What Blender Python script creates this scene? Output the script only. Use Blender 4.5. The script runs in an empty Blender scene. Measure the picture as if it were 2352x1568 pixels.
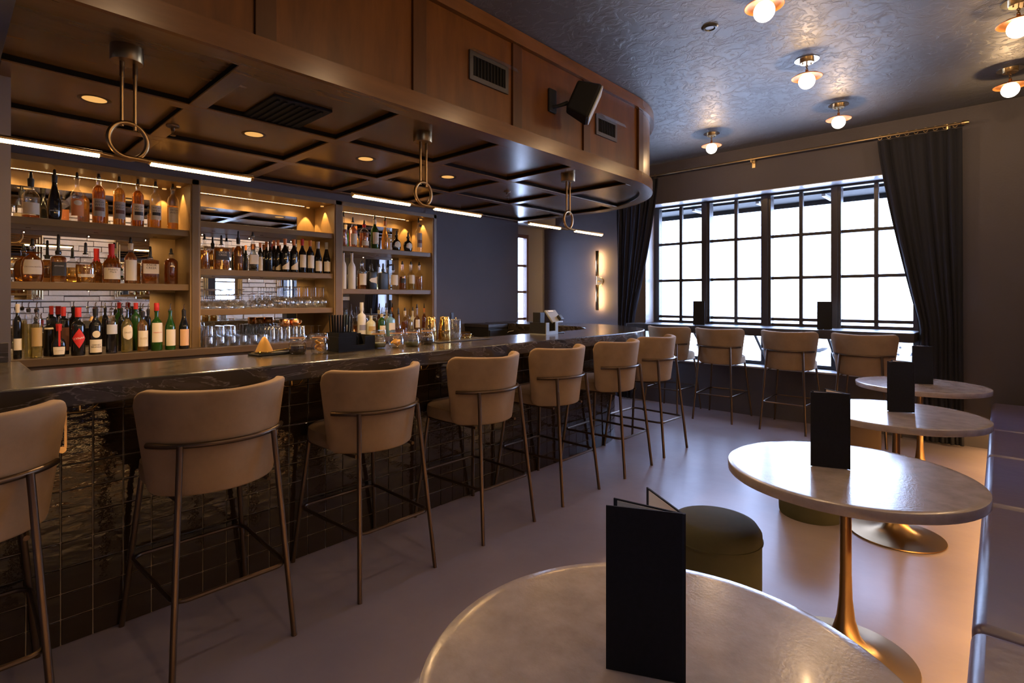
import bpy, bmesh, math, random
from mathutils import Vector, Matrix
C = bpy.context.scene.collection
SC = bpy.context.scene
PI = math.pi
random.seed(7)

# ------------------------------------------------------------------ camera
cam = bpy.data.cameras.new('camera'); camo = bpy.data.objects.new('camera', cam); C.objects.link(camo)
cam.sensor_fit = 'HORIZONTAL'; cam.sensor_width = 36.0; cam.lens = 36.0 * 1217 / 2352
cam.shift_y = -(784 - 685) / 2352.0
cam.clip_start = 0.02
camo.location = (0, 0, 1.42); camo.rotation_euler = (PI / 2, 0, math.radians(42.7))
SC.camera = camo

# ------------------------------------------------------------------ world, exposure
w = bpy.data.worlds.new('overcast sky'); SC.world = w; w.use_nodes = True
bg = w.node_tree.nodes['Background']
bg.inputs[0].default_value = (0.63, 0.82, 1.34, 1); bg.inputs[1].default_value = 8.5
SC.view_settings.view_transform = 'Standard'; SC.view_settings.look = 'None'
SC.view_settings.gamma = 1.0; SC.view_settings.use_curve_mapping = False
SC.view_settings.exposure = 1.0
try:
    SC.cycles.max_bounces = 10; SC.cycles.diffuse_bounces = 4; SC.cycles.glossy_bounces = 5
    SC.cycles.transparent_max_bounces = 32; SC.cycles.sample_clamp_indirect = 12.0
    SC.cycles.use_denoising = True
except Exception:
    pass

LAMP_W = 5.6          # each brass ceiling lamp
LED_L = 40.0           # linear pendant bars
STRIP_L = 9.0        # LED tape in the shelves
KICK_L = 38.0         # LED tape under the banquette
WARM = (1.0, 0.54, 0.18)

# ------------------------------------------------------------------ materials
def srgb(r, g, b):
    f = lambda v: ((v / 255 + 0.055) / 1.055) ** 2.4 if v > 10 else v / 255 / 12.92
    return (f(r), f(g), f(b), 1)

MATS = {}
def pm(name, col, rough=0.5, metal=0.0, spec=0.5, coat=0.0, sheen=0.0, noise=None, bump=None, emit=None, alpha=None):
    """principled; noise = (scale, amount, stretch xyz, second colour); bump = (scale, strength, distance, stretch)"""
    m = bpy.data.materials.new(name); m.use_nodes = True
    nt = m.node_tree; p = nt.nodes['Principled BSDF']
    c = tuple(col) + (1,) if len(col) == 3 else tuple(col)
    p.inputs['Base Color'].default_value = c
    p.inputs['Roughness'].default_value = rough; p.inputs['Metallic'].default_value = metal
    p.inputs['Specular IOR Level'].default_value = spec
    p.inputs['Coat Weight'].default_value = coat; p.inputs['Coat Roughness'].default_value = 0.08
    if name == 'polished concrete': p.inputs['Specular Tint'].default_value = (0.55, 0.70, 1.0, 1)   # blue daylight cast put into the floor's reflections
    if sheen:
        p.inputs['Sheen Weight'].default_value = sheen; p.inputs['Sheen Roughness'].default_value = 0.4
        p.inputs['Sheen Tint'].default_value = c
    if emit:
        p.inputs['Emission Color'].default_value = tuple(emit[0]) + (1,); p.inputs['Emission Strength'].default_value = emit[1]
    tc = None
    def coords(st):
        nonlocal tc
        if tc is None: tc = nt.nodes.new('ShaderNodeTexCoord')
        mp = nt.nodes.new('ShaderNodeMapping'); mp.inputs['Scale'].default_value = st
        nt.links.new(tc.outputs['Object'], mp.inputs[0]); return mp
    if noise:
        sc_, amt, st, c2 = noise
        mp = coords(st); nz = nt.nodes.new('ShaderNodeTexNoise'); nz.inputs['Scale'].default_value = sc_
        nz.inputs['Detail'].default_value = 5; nz.inputs['Roughness'].default_value = 0.62
        nt.links.new(mp.outputs[0], nz.inputs[0])
        rp = nt.nodes.new('ShaderNodeValToRGB'); rp.color_ramp.elements[0].position = 0.5 - 0.5 * amt; rp.color_ramp.elements[1].position = 0.5 + 0.5 * amt
        rp.color_ramp.elements[0].color = c; rp.color_ramp.elements[1].color = tuple(c2[:3]) + (1,)
        nt.links.new(nz.outputs[0], rp.inputs[0]); nt.links.new(rp.outputs[0], p.inputs['Base Color'])
    if bump:
        sc_, strg, dist, st = bump
        mp = coords(st); nz = nt.nodes.new('ShaderNodeTexNoise'); nz.inputs['Scale'].default_value = sc_; nz.inputs['Detail'].default_value = 4
        nt.links.new(mp.outputs[0], nz.inputs[0])
        bp = nt.nodes.new('ShaderNodeBump'); bp.inputs['Strength'].default_value = strg; bp.inputs['Distance'].default_value = dist
        nt.links.new(nz.outputs[0], bp.inputs['Height']); nt.links.new(bp.outputs[0], p.inputs['Normal'])
    MATS[name] = m
    return m

def glassy(name, tint, rough=0.02, ior=1.5, boost=0.0):
    """thin glass: tinted transparency + fresnel reflection"""
    m = bpy.data.materials.new(name); m.use_nodes = True; nt = m.node_tree; nt.nodes.clear()
    out = nt.nodes.new('ShaderNodeOutputMaterial'); mx = nt.nodes.new('ShaderNodeMixShader')
    t = nt.nodes.new('ShaderNodeBsdfTransparent'); t.inputs[0].default_value = tuple(tint) + (1,)
    g = nt.nodes.new('ShaderNodeBsdfGlossy'); g.inputs['Roughness'].default_value = rough
    lw = nt.nodes.new('ShaderNodeFresnel'); gm = nt.nodes.new('ShaderNodeNewGeometry')
    im = nt.nodes.new('ShaderNodeMapRange'); im.inputs[3].default_value = ior; im.inputs[4].default_value = 1.0 / ior   # same reflectance on both faces
    nt.links.new(gm.outputs['Backfacing'], im.inputs[0]); nt.links.new(im.outputs[0], lw.inputs[0])
    ad = nt.nodes.new('ShaderNodeMath'); ad.operation = 'ADD'; ad.use_clamp = True; ad.inputs[1].default_value = boost
    nt.links.new(lw.outputs[0], ad.inputs[0]); nt.links.new(ad.outputs[0], mx.inputs[0])
    nt.links.new(t.outputs[0], mx.inputs[1]); nt.links.new(g.outputs[0], mx.inputs[2]); nt.links.new(mx.outputs[0], out.inputs[0])
    MATS[name] = m; return m

def liquid(name, col, clear=0.82):
    """coloured liquor: refracting, with a little scattering"""
    m = bpy.data.materials.new(name); m.use_nodes = True; nt = m.node_tree; nt.nodes.clear()
    out = nt.nodes.new('ShaderNodeOutputMaterial'); mx = nt.nodes.new('ShaderNodeMixShader'); mx.inputs[0].default_value = clear
    m2 = nt.nodes.new('ShaderNodeMixShader'); m2.inputs[0].default_value = 0.45
    d = nt.nodes.new('ShaderNodeBsdfDiffuse'); d.inputs[0].default_value = tuple(col) + (1,)
    tr = nt.nodes.new('ShaderNodeBsdfTranslucent'); tr.inputs[0].default_value = tuple(col) + (1,)
    t = nt.nodes.new('ShaderNodeBsdfGlass'); t.inputs['Color'].default_value = tuple(min(1, c ** 0.55) for c in col) + (1,)
    t.inputs['IOR'].default_value = 1.33; t.inputs['Roughness'].default_value = 0.06
    nt.links.new(d.outputs[0], m2.inputs[1]); nt.links.new(tr.outputs[0], m2.inputs[2])
    nt.links.new(m2.outputs[0], mx.inputs[1]); nt.links.new(t.outputs[0], mx.inputs[2]); nt.links.new(mx.outputs[0], out.inputs[0])
    MATS[name] = m; return m

def emis(name, col, L):
    m = bpy.data.materials.new(name); m.use_nodes = True; nt = m.node_tree; nt.nodes.clear()
    out = nt.nodes.new('ShaderNodeOutputMaterial'); e = nt.nodes.new('ShaderNodeEmission')
    e.inputs[0].default_value = tuple(col) + (1,); e.inputs[1].default_value = L
    nt.links.new(e.outputs[0], out.inputs[0]); MATS[name] = m; return m

def marble(name):
    m = pm(name, (0.012, 0.011, 0.011), rough=0.20, spec=0.7)
    nt = m.node_tree; p = nt.nodes['Principled BSDF']
    tc = nt.nodes.new('ShaderNodeTexCoord'); mp = nt.nodes.new('ShaderNodeMapping'); mp.inputs['Scale'].default_value = (1.3, 0.7, 2.2); mp.inputs['Rotation'].default_value = (0.3, 0.2, 0.5)
    n1 = nt.nodes.new('ShaderNodeTexNoise'); n1.inputs['Scale'].default_value = 3.4; n1.inputs['Detail'].default_value = 6; n1.inputs['Distortion'].default_value = 2.2
    nt.links.new(tc.outputs['Object'], mp.inputs[0]); nt.links.new(mp.outputs[0], n1.inputs[0])
    r = nt.nodes.new('ShaderNodeValToRGB'); cr = r.color_ramp
    cr.elements[0].position = 0.49; cr.elements[0].color = (0.028, 0.0225, 0.017, 1)
    cr.elements[1].position = 0.52; cr.elements[1].color = (0.034, 0.027, 0.021, 1)
    e = cr.elements.new(0.505); e.color = (0.13, 0.115, 0.10, 1)
    e = cr.elements.new(0.62); e.color = (0.055, 0.045, 0.036, 1)
    nt.links.new(n1.outputs[0], r.inputs[0]); nt.links.new(r.outputs[0], p.inputs['Base Color'])
    return m

M_floor = pm('polished concrete', (0.190, 0.158, 0.178), rough=0.30, spec=0.36, noise=(1.6, 0.6, (1, 1, 1), (0.285, 0.243, 0.265)), bump=(9, 0.06, 0.02, (1, 1, 1)))
M_ceil = pm('textured black ceiling paint', (0.085, 0.085, 0.09), rough=0.5, bump=(11, 0.30, 0.012, (1, 1, 1)))
M_wall = pm('charcoal wall paint', (0.060, 0.053, 0.064), rough=0.75, noise=(3, 0.8, (1, 1, 1), (0.070, 0.062, 0.073)), bump=(60, 0.12, 0.01, (1, 1, 1)))
M_wall_lt = pm('grey wall paint', (0.16, 0.145, 0.15), rough=0.7)
M_brick = pm('white painted stone', (0.86, 0.82, 0.76), rough=0.8, noise=(6, 0.7, (1, 1, 1), (0.70, 0.65, 0.58)), bump=(20, 0.5, 0.02, (1, 1, 1)))
M_wood = pm('dark walnut veneer', (0.046, 0.015, 0.0025), rough=0.36, spec=0.28, noise=(3.0, 0.6, (3, 3, 0.5), (0.125, 0.044, 0.007)))
M_woodh = pm('dark walnut boards', (0.075, 0.028, 0.007), rough=0.25, spec=0.45, noise=(3.0, 0.6, (4, 0.6, 4), (0.14, 0.056, 0.015)))
M_infill = pm('matt black infill', (0.006, 0.005, 0.005), rough=0.9, spec=0.1)
M_batten = pm('dark stained walnut', (0.034, 0.012, 0.003), rough=0.35, spec=0.3, noise=(3.0, 0.6, (3, 3, 0.5), (0.07, 0.026, 0.006)))
M_mattb = pm('matt black casing', (0.008, 0.008, 0.009), rough=0.7, spec=0.2)
M_soff = pm('smoked walnut panel', (0.085, 0.042, 0.014), rough=0.27, spec=0.6, noise=(2.2, 0.6, (4, 0.6, 4), (0.14, 0.072, 0.026)))
M_cab = pm('grey brown oak', (0.100, 0.060, 0.025), rough=0.42, noise=(4, 0.6, (3, 3, 0.5), (0.155, 0.094, 0.042)))
M_cabh = pm('grey brown oak shelf', (0.115, 0.066, 0.024), rough=0.42, noise=(4, 0.6, (3, 0.5, 3), (0.17, 0.100, 0.040)))
M_cabd = pm('dark brown oak', (0.050, 0.029, 0.012), rough=0.42, noise=(4, 0.6, (3, 0.5, 3), (0.085, 0.050, 0.022)))
M_side = pm('warm oak lining', (0.20, 0.125, 0.05), rough=0.45, noise=(5, 0.6, (3, 3, 0.5), (0.30, 0.19, 0.08)))
M_joint = pm('dark mortar', (0.12, 0.11, 0.10), rough=0.9)
M_mirror = pm('mirror silver', (0.82, 0.82, 0.80), rough=0.0, metal=1.0)
M_marble = marble('black marble')
M_tile = pm('glazed black brown tile', (0.014, 0.009, 0.006), rough=0.06, spec=0.5, noise=(5, 0.7, (1, 1, 1), (0.022, 0.014, 0.009)), bump=(11, 0.22, 0.012, (1, 1, 2.6)))
M_grout = pm('tile grout', (0.32, 0.27, 0.21), rough=0.8)
M_velvet = pm('taupe velvet', (0.185, 0.122, 0.070), rough=0.85, spec=0.2, sheen=0.6, noise=(5, 0.7, (1, 1, 1), (0.33, 0.228, 0.140)), bump=(40, 0.05, 0.01, (1, 1, 1)))
M_bronze = pm('bronzed steel', (0.10, 0.068, 0.048), rough=0.34, metal=0.85)
M_green = pm('olive velvet', (0.040, 0.042, 0.024), rough=0.9, spec=0.2, sheen=0.5, noise=(9, 0.7, (1, 1, 1), (0.062, 0.058, 0.034)))
M_tan = pm('tan velvet', (0.12, 0.08, 0.05), rough=0.9, spec=0.2, sheen=0.6)
M_top = pm('dark cast resin tabletop', (0.235, 0.200, 0.185), rough=0.20, spec=0.6, coat=0.10, noise=(14, 0.75, (1, 1, 1), (0.45, 0.39, 0.36)), bump=(110, 0.12, 0.003, (1, 1, 1)))
M_brass = pm('aged brass', (0.30, 0.19, 0.085), rough=0.33, metal=1.0)
M_brassl = pm('satin brass', (0.62, 0.45, 0.23), rough=0.28, metal=1.0)
M_goldp = pm('polished brass', (0.80, 0.55, 0.20), rough=0.12, metal=1.0)
M_copper = pm('brushed copper', (0.50, 0.16, 0.035), rough=0.42, metal=0.6)
M_coppermug = pm('hammered copper', (0.80, 0.40, 0.16), rough=0.18, metal=1.0, bump=(60, 0.3, 0.01, (1, 1, 1)))
M_chrome = pm('polished steel', (0.62, 0.60, 0.58), rough=0.15, metal=1.0)
M_black = pm('black leatherette', (0.008, 0.008, 0.010), rough=0.7, spec=0.25, noise=(90, 0.8, (1, 1, 1), (0.016, 0.016, 0.018)))
M_blackp = pm('black plastic', (0.012, 0.012, 0.013), rough=0.35)
M_greyp = pm('grey plastic', (0.22, 0.235, 0.235), rough=0.35)
M_paper = pm('cream paper', (0.70, 0.60, 0.45), rough=0.8)
M_leather = pm('dark plum leather', (0.11, 0.095, 0.17), rough=0.33, spec=1.0, noise=(4, 0.7, (1, 1, 1), (0.15, 0.125, 0.21)), bump=(12, 0.12, 0.02, (1, 1, 1)))
M_curtain = pm('navy black curtain', (0.009, 0.010, 0.019), rough=0.95)
M_frame = pm('dark window frame', (0.030, 0.026, 0.028), rough=0.4)
M_frame2 = pm('brown window frame', (0.085, 0.040, 0.028), rough=0.4)
M_reveal = pm('pale daylit reveal', (0.42, 0.41, 0.43), rough=0.3)  # pale tone stands in for daylight caught on the window reveal
M_pane = glassy('window glass', (0.97, 0.98, 0.98), rough=0.0, ior=1.35)
M_glass = glassy('bottle glass', (0.93, 0.92, 0.90), rough=0.05, ior=1.6, boost=0.07)
M_stem = glassy('stemware glass', (0.92, 0.92, 0.90), rough=0.05, ior=1.7, boost=0.26)
M_jar = glassy('jar glass', (0.93, 0.93, 0.90), rough=0.04, ior=1.6, boost=0.13)
M_globe = emis('opal globe', (1.0, 0.90, 0.74), 4.0)
M_led = emis('lit LED bar', WARM, LED_L)
M_tape = emis('lit LED tape', (1.0, 0.60, 0.24), STRIP_L)
M_kick = emis('lit LED kick tape', (1.0, 0.55, 0.20), KICK_L)
M_down = emis('downlight lens', (1.0, 0.50, 0.14), 0.45)
M_sconce = emis('sconce lamp', (1.0, 0.60, 0.24), 110.0)
M_white = pm('white car paint', (0.85, 0.85, 0.85), rough=0.25)
M_tyre = pm('tyre rubber', (0.16, 0.16, 0.17), rough=0.8)
M_street = pm('pale concrete paving', (0.68, 0.66, 0.62), rough=0.9, noise=(2, 0.6, (1, 1, 1), (0.76, 0.74, 0.70)))
M_awn = pm('weathered dark soffit board', (0.012, 0.012, 0.012), rough=0.8, noise=(4, 0.7, (1, 1, 1), (0.02, 0.02, 0.02)))
M_lemon = pm('lemon peel', (0.85, 0.45, 0.03), rough=0.45)
M_olive = pm('olives and mint', (0.12, 0.13, 0.025), rough=0.5)
M_dark = pm('dark dried fruit', (0.025, 0.014, 0.010), rough=0.6, bump=(60, 0.8, 0.02, (1, 1, 1)))
M_wire = pm('white cable', (0.6, 0.58, 0.55), rough=0.5)
M_ceram = pm('brass mesh cone', (0.62, 0.36, 0.09), rough=0.5, metal=0.4)
GL = {'clear': M_glass,
      'dark': pm('near black bottle glass', (0.006, 0.006, 0.006), rough=0.06, spec=0.7),
      'green': pm('green bottle glass', (0.012, 0.055, 0.006), rough=0.06, spec=0.7),
      'frost': pm('frosted bottle glass', (0.62, 0.60, 0.55), rough=0.4),
      'black': pm('black painted bottle', (0.010, 0.011, 0.011), rough=0.35),
      'slate': pm('slate painted bottle', (0.032, 0.045, 0.062), rough=0.4),
      'cream': pm('cream bottle', (0.52, 0.50, 0.34), rough=0.3),
      'blue': pm('blue bottle glass', (0.16, 0.30, 0.36), rough=0.08, spec=0.7)}
LIQ = {'amber': liquid('amber whisky', (0.56, 0.225, 0.035)), 'gold': liquid('golden spirit', (0.72, 0.42, 0.10), 0.85),
       'copper': liquid('copper spirit', (0.42, 0.15, 0.03)), 'rose': liquid('rose liqueur', (0.60, 0.24, 0.10)),
       'pale': liquid('pale liqueur', (0.78, 0.68, 0.28), 0.85), 'black': liquid('black liqueur', (0.008, 0.008, 0.012), 0.1),
       'brown': liquid('brown spirit', (0.16, 0.05, 0.012), 0.2)}
LAB = {k: pm('label ' + k, v, rough=0.6) for k, v in {
    'cream': (0.66, 0.57, 0.42), 'orange': (0.62, 0.21, 0.06), 'grey': (0.34, 0.29, 0.24), 'dark': (0.028, 0.026, 0.026), 'copper': (0.12, 0.04, 0.018),
    'silver': (0.45, 0.45, 0.46), 'gold': (0.40, 0.26, 0.09), 'peach': (0.62, 0.36, 0.18), 'brown': (0.09, 0.035, 0.015), 'bluegrey': (0.22, 0.22, 0.30),
    'red': (0.52, 0.016, 0.012), 'white': (0.80, 0.76, 0.68), 'black': (0.012, 0.011, 0.011), 'blue': (0.10, 0.2, 0.35), 'none': (0.02, 0.02, 0.02)}.items()}

# ------------------------------------------------------------------ mesh helpers
class MB:
    def __init__(s): s.bm = bmesh.new()
    def box(s, x0, y0, z0, x1, y1, z1, bev=0.0):
        vs = [s.bm.verts.new(p) for p in ((x0, y0, z0), (x1, y0, z0), (x1, y1, z0), (x0, y1, z0), (x0, y0, z1), (x1, y0, z1), (x1, y1, z1), (x0, y1, z1))]
        fs = [s.bm.faces.new([vs[i] for i in q]) for q in ((0, 3, 2, 1), (4, 5, 6, 7), (0, 1, 5, 4), (1, 2, 6, 5), (2, 3, 7, 6), (3, 0, 4, 7))]
        if bev:
            es = list({e for f in fs for e in f.edges})
            bmesh.ops.bevel(s.bm, geom=es, offset=bev, segments=2, profile=0.5, affect='EDGES')
        return s
    def lathe(s, prof, n=24, cx=0, cy=0, a0=0.0, a1=2 * PI, sx=1.0, sy=1.0):
        """profile of (r, z) about the vertical axis at (cx, cy)"""
        full = abs(a1 - a0 - 2 * PI) < 1e-6
        k = n if full else n + 1
        rings = []
        pr = []                                      # an extra ring keeps flat caps flat under smooth shading
        for i, (r, z) in enumerate(prof):
            if i and r < 1e-6 and prof[i - 1][0] > 0.02 and abs(prof[i - 1][1] - z) < 1e-4: pr.append((prof[i - 1][0] * 0.95, z))
            pr.append((r, z))
            if r < 1e-6 and i + 1 < len(prof) and prof[i + 1][0] > 0.02 and abs(prof[i + 1][1] - z) < 1e-4: pr.append((prof[i + 1][0] * 0.95, z))
        prof = pr
        for r, z in prof:
            if r < 1e-6:
                rings.append([s.bm.verts.new((cx, cy, z))])
            else:
                rings.append([s.bm.verts.new((cx + sx * r * math.cos(a0 + (a1 - a0) * i / n), cy + sy * r * math.sin(a0 + (a1 - a0) * i / n), z)) for i in range(k)])
        for a, b in zip(rings, rings[1:]):
            for i in range(n):
                j = (i + 1) % k
                if len(a) == 1 and len(b) == 1: continue
                if len(a) == 1: q = [a[0], b[j], b[i]]
                elif len(b) == 1: q = [a[i], a[j], b[0]]
                else: q = [a[i], a[j], b[j], b[i]]
                try: s.bm.faces.new(q)
                except ValueError: pass
        return s
    def tube(s, pts, r, n=8, closed=False, cap=True):
        pts = [Vector(p) for p in pts]; m = len(pts); rings = []
        up = None
        for i, p in enumerate(pts):
            if closed: t = (pts[(i + 1) % m] - pts[i - 1]).normalized()
            else: t = (pts[min(i + 1, m - 1)] - pts[max(i - 1, 0)]).normalized()
            if up is None:
                up = Vector((0, 0, 1)) if abs(t.z) < 0.9 else Vector((1, 0, 0))
            sdir = t.cross(up)
            if sdir.length < 1e-5: sdir = t.cross(Vector((1, 0, 0)))
            sdir.normalize(); up = sdir.cross(t).normalized()
            rr = r[i] if isinstance(r, (list, tuple)) else r
            rings.append([s.bm.verts.new(p + rr * (math.cos(2 * PI * k / n) * sdir + math.sin(2 * PI * k / n) * up)) for k in range(n)])
        pairs = list(zip(rings, rings[1:])) + ([(rings[-1], rings[0])] if closed else [])
        for a, b in pairs:
            for k in range(n):
                s.bm.faces.new([a[k], a[(k + 1) % n], b[(k + 1) % n], b[k]])
        if cap and not closed:
            s.bm.faces.new(rings[0][::-1]); s.bm.faces.new(rings[-1])
        return s
    def prism(s, poly, z0, z1, holes=None):
        """vertical extrusion of a 2-D polygon"""
        a = [s.bm.verts.new((x, y, z0)) for x, y in poly]; b = [s.bm.verts.new((x, y, z1)) for x, y in poly]
        n = len(poly)
        s.bm.faces.new(a[::-1]); s.bm.faces.new(b)
        for i in range(n): s.bm.faces.new([a[i], a[(i + 1) % n], b[(i + 1) % n], b[i]])
        return s
    def band(s, outer, inner, z0, z1):
        """solid strip between two open polylines of equal length"""
        n = len(outer)
        ao = [s.bm.verts.new((x, y, z0)) for x, y in outer]; bo = [s.bm.verts.new((x, y, z1)) for x, y in outer]
        ai = [s.bm.verts.new((x, y, z0)) for x, y in inner]; bi = [s.bm.verts.new((x, y, z1)) for x, y in inner]
        for i in range(n - 1):
            s.bm.faces.new([ao[i], ao[i + 1], bo[i + 1], bo[i]]); s.bm.faces.new([ai[i + 1], ai[i], bi[i], bi[i + 1]])
            s.bm.faces.new([bo[i], bo[i + 1], bi[i + 1], bi[i]]); s.bm.faces.new([ao[i + 1], ao[i], ai[i], ai[i + 1]])
        s.bm.faces.new([ao[0], bo[0], bi[0], ai[0]]); s.bm.faces.new([ao[-1], ai[-1], bi[-1], bo[-1]])
        return s
    def xf(s, mat):
        bmesh.ops.transform(s.bm, matrix=mat, verts=s.bm.verts); return s
    def mesh(s, name, m, smooth=False):
        me = bpy.data.meshes.new(name)
        bmesh.ops.recalc_face_normals(s.bm, faces=s.bm.faces)
        if smooth:
            for f in s.bm.faces: f.smooth = True
        s.bm.to_mesh(me); s.bm.free()
        if smooth: me.set_sharp_from_angle(angle=math.radians(42))
        if m: me.materials.append(m)
        return me
    def build(s, name, m, parent=None, smooth=False, loc=None, rot=None):
        return link(name, s.mesh(name, m, smooth), parent, loc, rot)

def link(name, me, parent=None, loc=None, rot=None):
    o = bpy.data.objects.new(name, me); C.objects.link(o)
    if parent: o.parent = parent
    if loc: o.location = loc
    if rot: o.rotation_euler = rot
    return o
def tag(o, label=None, cat=None, group=None, kind=None):
    if label: o['label'] = label
    if cat: o['category'] = cat
    if group: o['group'] = group
    if kind: o['kind'] = kind
    return o
def thing(name, label, cat, loc=(0, 0, 0), rz=0.0, group=None):
    o = bpy.data.objects.new(name, None); C.objects.link(o); o.empty_display_size = 0.1
    o.location = loc; o.rotation_euler = (0, 0, rz)
    return tag(o, label, cat, group)
def struct(name, mb, m, parent=None, smooth=False):
    o = mb.build(name, m, parent, smooth)
    if not parent: o['kind'] = 'structure'
    return o
def dup(root, loc, rz=None, label=None, group=None):
    r = root.copy(); C.objects.link(r); r.location = loc
    if rz is not None: r.rotation_euler = (0, 0, rz)
    if label: r['label'] = label
    if group: r['group'] = group
    for ch in list(root.children):
        c = ch.copy(); C.objects.link(c); c.parent = r
        for g in list(ch.children):
            d = g.copy(); C.objects.link(d); d.parent = c
    return r
def arc(cx, cy, r, a0, a1, n):
    return [(cx + r * math.cos(a0 + (a1 - a0) * i / n), cy + r * math.sin(a0 + (a1 - a0) * i / n)) for i in range(n + 1)]
def subsurf(o, lv=1):
    md = o.modifiers.new('subd', 'SUBSURF'); md.levels = lv; md.render_levels = lv
def bevel(o, wd=0.004, seg=2):
    md = o.modifiers.new('bev', 'BEVEL'); md.width = wd; md.segments = seg; md.limit_method = 'ANGLE'

FONT_CACHE = {}
def text_mesh(txt, size):
    """flat outlines of a word, centred on the origin in the XZ plane"""
    k = (txt, size)
    cu = bpy.data.curves.new('lettering', 'FONT'); cu.body = txt; cu.size = size; cu.align_x = 'CENTER'; cu.align_y = 'CENTER'; cu.resolution_u = 2
    ob = bpy.data.objects.new('lettering', cu)
    C.objects.link(ob)
    bpy.context.view_layer.update()
    me = bpy.data.meshes.new_from_object(ob.evaluated_get(bpy.context.evaluated_depsgraph_get()))
    bpy.data.objects.remove(ob); bpy.data.curves.remove(cu)
    return me

# use world position for patterns on small repeated pieces
def worldify(m):
    nt = m.node_tree
    for n in list(nt.nodes):
        if n.type == 'TEX_COORD':
            g = nt.nodes.new('ShaderNodeNewGeometry')
            for l in list(n.outputs['Object'].links): nt.links.new(g.outputs['Position'], l.to_socket)
worldify(M_tile); worldify(M_brick); worldify(M_marble); worldify(M_top)
# pressed, wavy ceiling texture: stretched swirls instead of plain grain
def ceiling_texture(m):
    nt = m.node_tree; p = nt.nodes['Principled BSDF']
    bp = [n for n in nt.nodes if n.type == 'BUMP'][0]; nz = [n for n in nt.nodes if n.type == 'TEX_NOISE'][0]
    nz.inputs['Scale'].default_value = 9; nz.inputs['Detail'].default_value = 8; nz.inputs['Distortion'].default_value = 1.0; nz.inputs['Roughness'].default_value = 0.6
    rp = nt.nodes.new('ShaderNodeValToRGB'); rp.color_ramp.elements[0].position = 0.47; rp.color_ramp.elements[1].position = 0.56
    nt.links.new(nz.outputs[0], rp.inputs[0]); nt.links.new(rp.outputs[0], bp.inputs['Height'])
ceiling_texture(M_ceil)

# ================================================================== SETTING
struct('floor', MB().box(-5.8, -2.7, -0.06, 0.8, 7.12, 0.0), M_floor)
struct('ceiling', MB().box(-5.8, -2.7, 3.26, 0.8, 7.12, 3.40), M_ceil)
wb = MB()
wb.box(-5.8, 6.71, 0, -3.66, 7.12, 3.26).box(-0.60, 6.71, 0, 0.8, 7.12, 3.26).box(-3.66, 6.71, 2.72, -0.60, 7.12, 3.26).box(-3.66, 6.71, 0, -0.60, 7.12, 0.575)
struct('wall_back', wb, M_wall)
wl = MB()
wl.box(-5.49, 4.10, 0, -5.03, 5.58, 3.26).box(-5.49, 0.25, 2.43, -5.03, 4.10, 3.26).box(-5.62, -0.9, 0, -5.50, 5.58, 3.26)
struct('wall_left', wl, M_wall)
wc = MB()
wc.box(-5.57, 5.58, 0, -5.49, 5.64, 3.26).box(-5.57, 6.33, 0, -5.49, 6.71, 3.26).box(-5.57, 5.64, 2.42, -5.49, 6.33, 3.26).box(-5.57, 5.64, 0, -5.49, 6.33, 0.85)
struct('wall_corner', wc, M_wall_lt)
struct('ceiling_alcove', MB().box(-5.49, 5.59, 2.545, -5.24, 6.705, 3.255), M_wall_lt)
struct('wall_near', MB().box(-5.6, -0.9, 0, -3.64, 0.248, 3.26), M_wall_lt)
struct('wall_bulkhead', MB().box(-3.635, -0.9, 2.46, -2.44, 0.185, 3.255), M_wall)
struct('wall_front', MB().box(-5.8, -2.75, 0, 0.8, -2.6, 3.26), M_wall)
struct('trim_1', MB().box(-3.638, -0.85, 1.106, -3.622, 0.238, 1.20, 0.002), M_marble)
struct('trim_2', MB().box(-5.485, 6.693, 0, -5.475, 6.705, 2.54), M_wall_lt)

# right wall: ledger stone, seen in the bar mirrors
wr = struct('wall_right', MB().box(0.62, -2.6, 0, 0.8, 6.71, 3.26), M_joint)
rows = 20
bz = 1.0
nb = 0
bmesh_ = [MB().box(0, 0, 0, 0.022, L_, H_, 0.004).mesh('brick', M_brick) for L_ in (0.34, 0.48, 0.62) for H_ in (0.088,)]
bl = (0.34, 0.48, 0.62)
for r in range(rows):
    y = 0.55 - random.random() * 0.3
    while y < 6.2 and nb < 298:
        i = random.randrange(3)
        o = link('brick', bmesh_[i], wr, (0.590 + random.random() * 0.022, y, bz + r * 0.094 + random.gauss(0, 0.0012)))
        q = random.uniform(0.55, 1.15); o.scale = (1, q, random.uniform(0.80, 1.02)); o.rotation_euler = (random.gauss(0, 0.006), 0, random.gauss(0, 0.012))
        y += bl[i] * q + 0.008; nb += 1

# ------------------------------------------------------------------ big window
W1 = bpy.data.objects.new('window_1', None); C.objects.link(W1); W1['kind'] = 'structure'
GY = 7.0
sash = [(-3.575, -2.945), (-2.835, -2.19), (-2.075, -1.43), (-1.33, -0.68)]
zrow = [0.64, 1.115, 1.165, 1.669, 2.180, 2.685]
fr = MB()
fr.box(-3.655, GY - 0.04, 2.685, -0.605, GY + 0.05, 2.718)
fr.box(-3.655, GY - 0.04, 0.578, -0.605, GY + 0.05, 0.64)
fr.box(-3.655, GY - 0.04, 0.64, -3.575, GY + 0.05, 2.685).box(-0.68, GY - 0.04, 0.64, -0.605, GY + 0.05, 2.685)
fr.build('window_frame', M_frame, W1)
for a, b in ((-2.945, -2.835), (-2.19, -2.075), (-1.43, -1.33)):
    MB().box(a, GY - 0.07, 0.64, b, GY + 0.05, 2.685).box(a + 0.03, GY - 0.095, 0.64, b - 0.03, GY - 0.07, 2.685).build('mullion', M_frame, W1)
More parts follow.
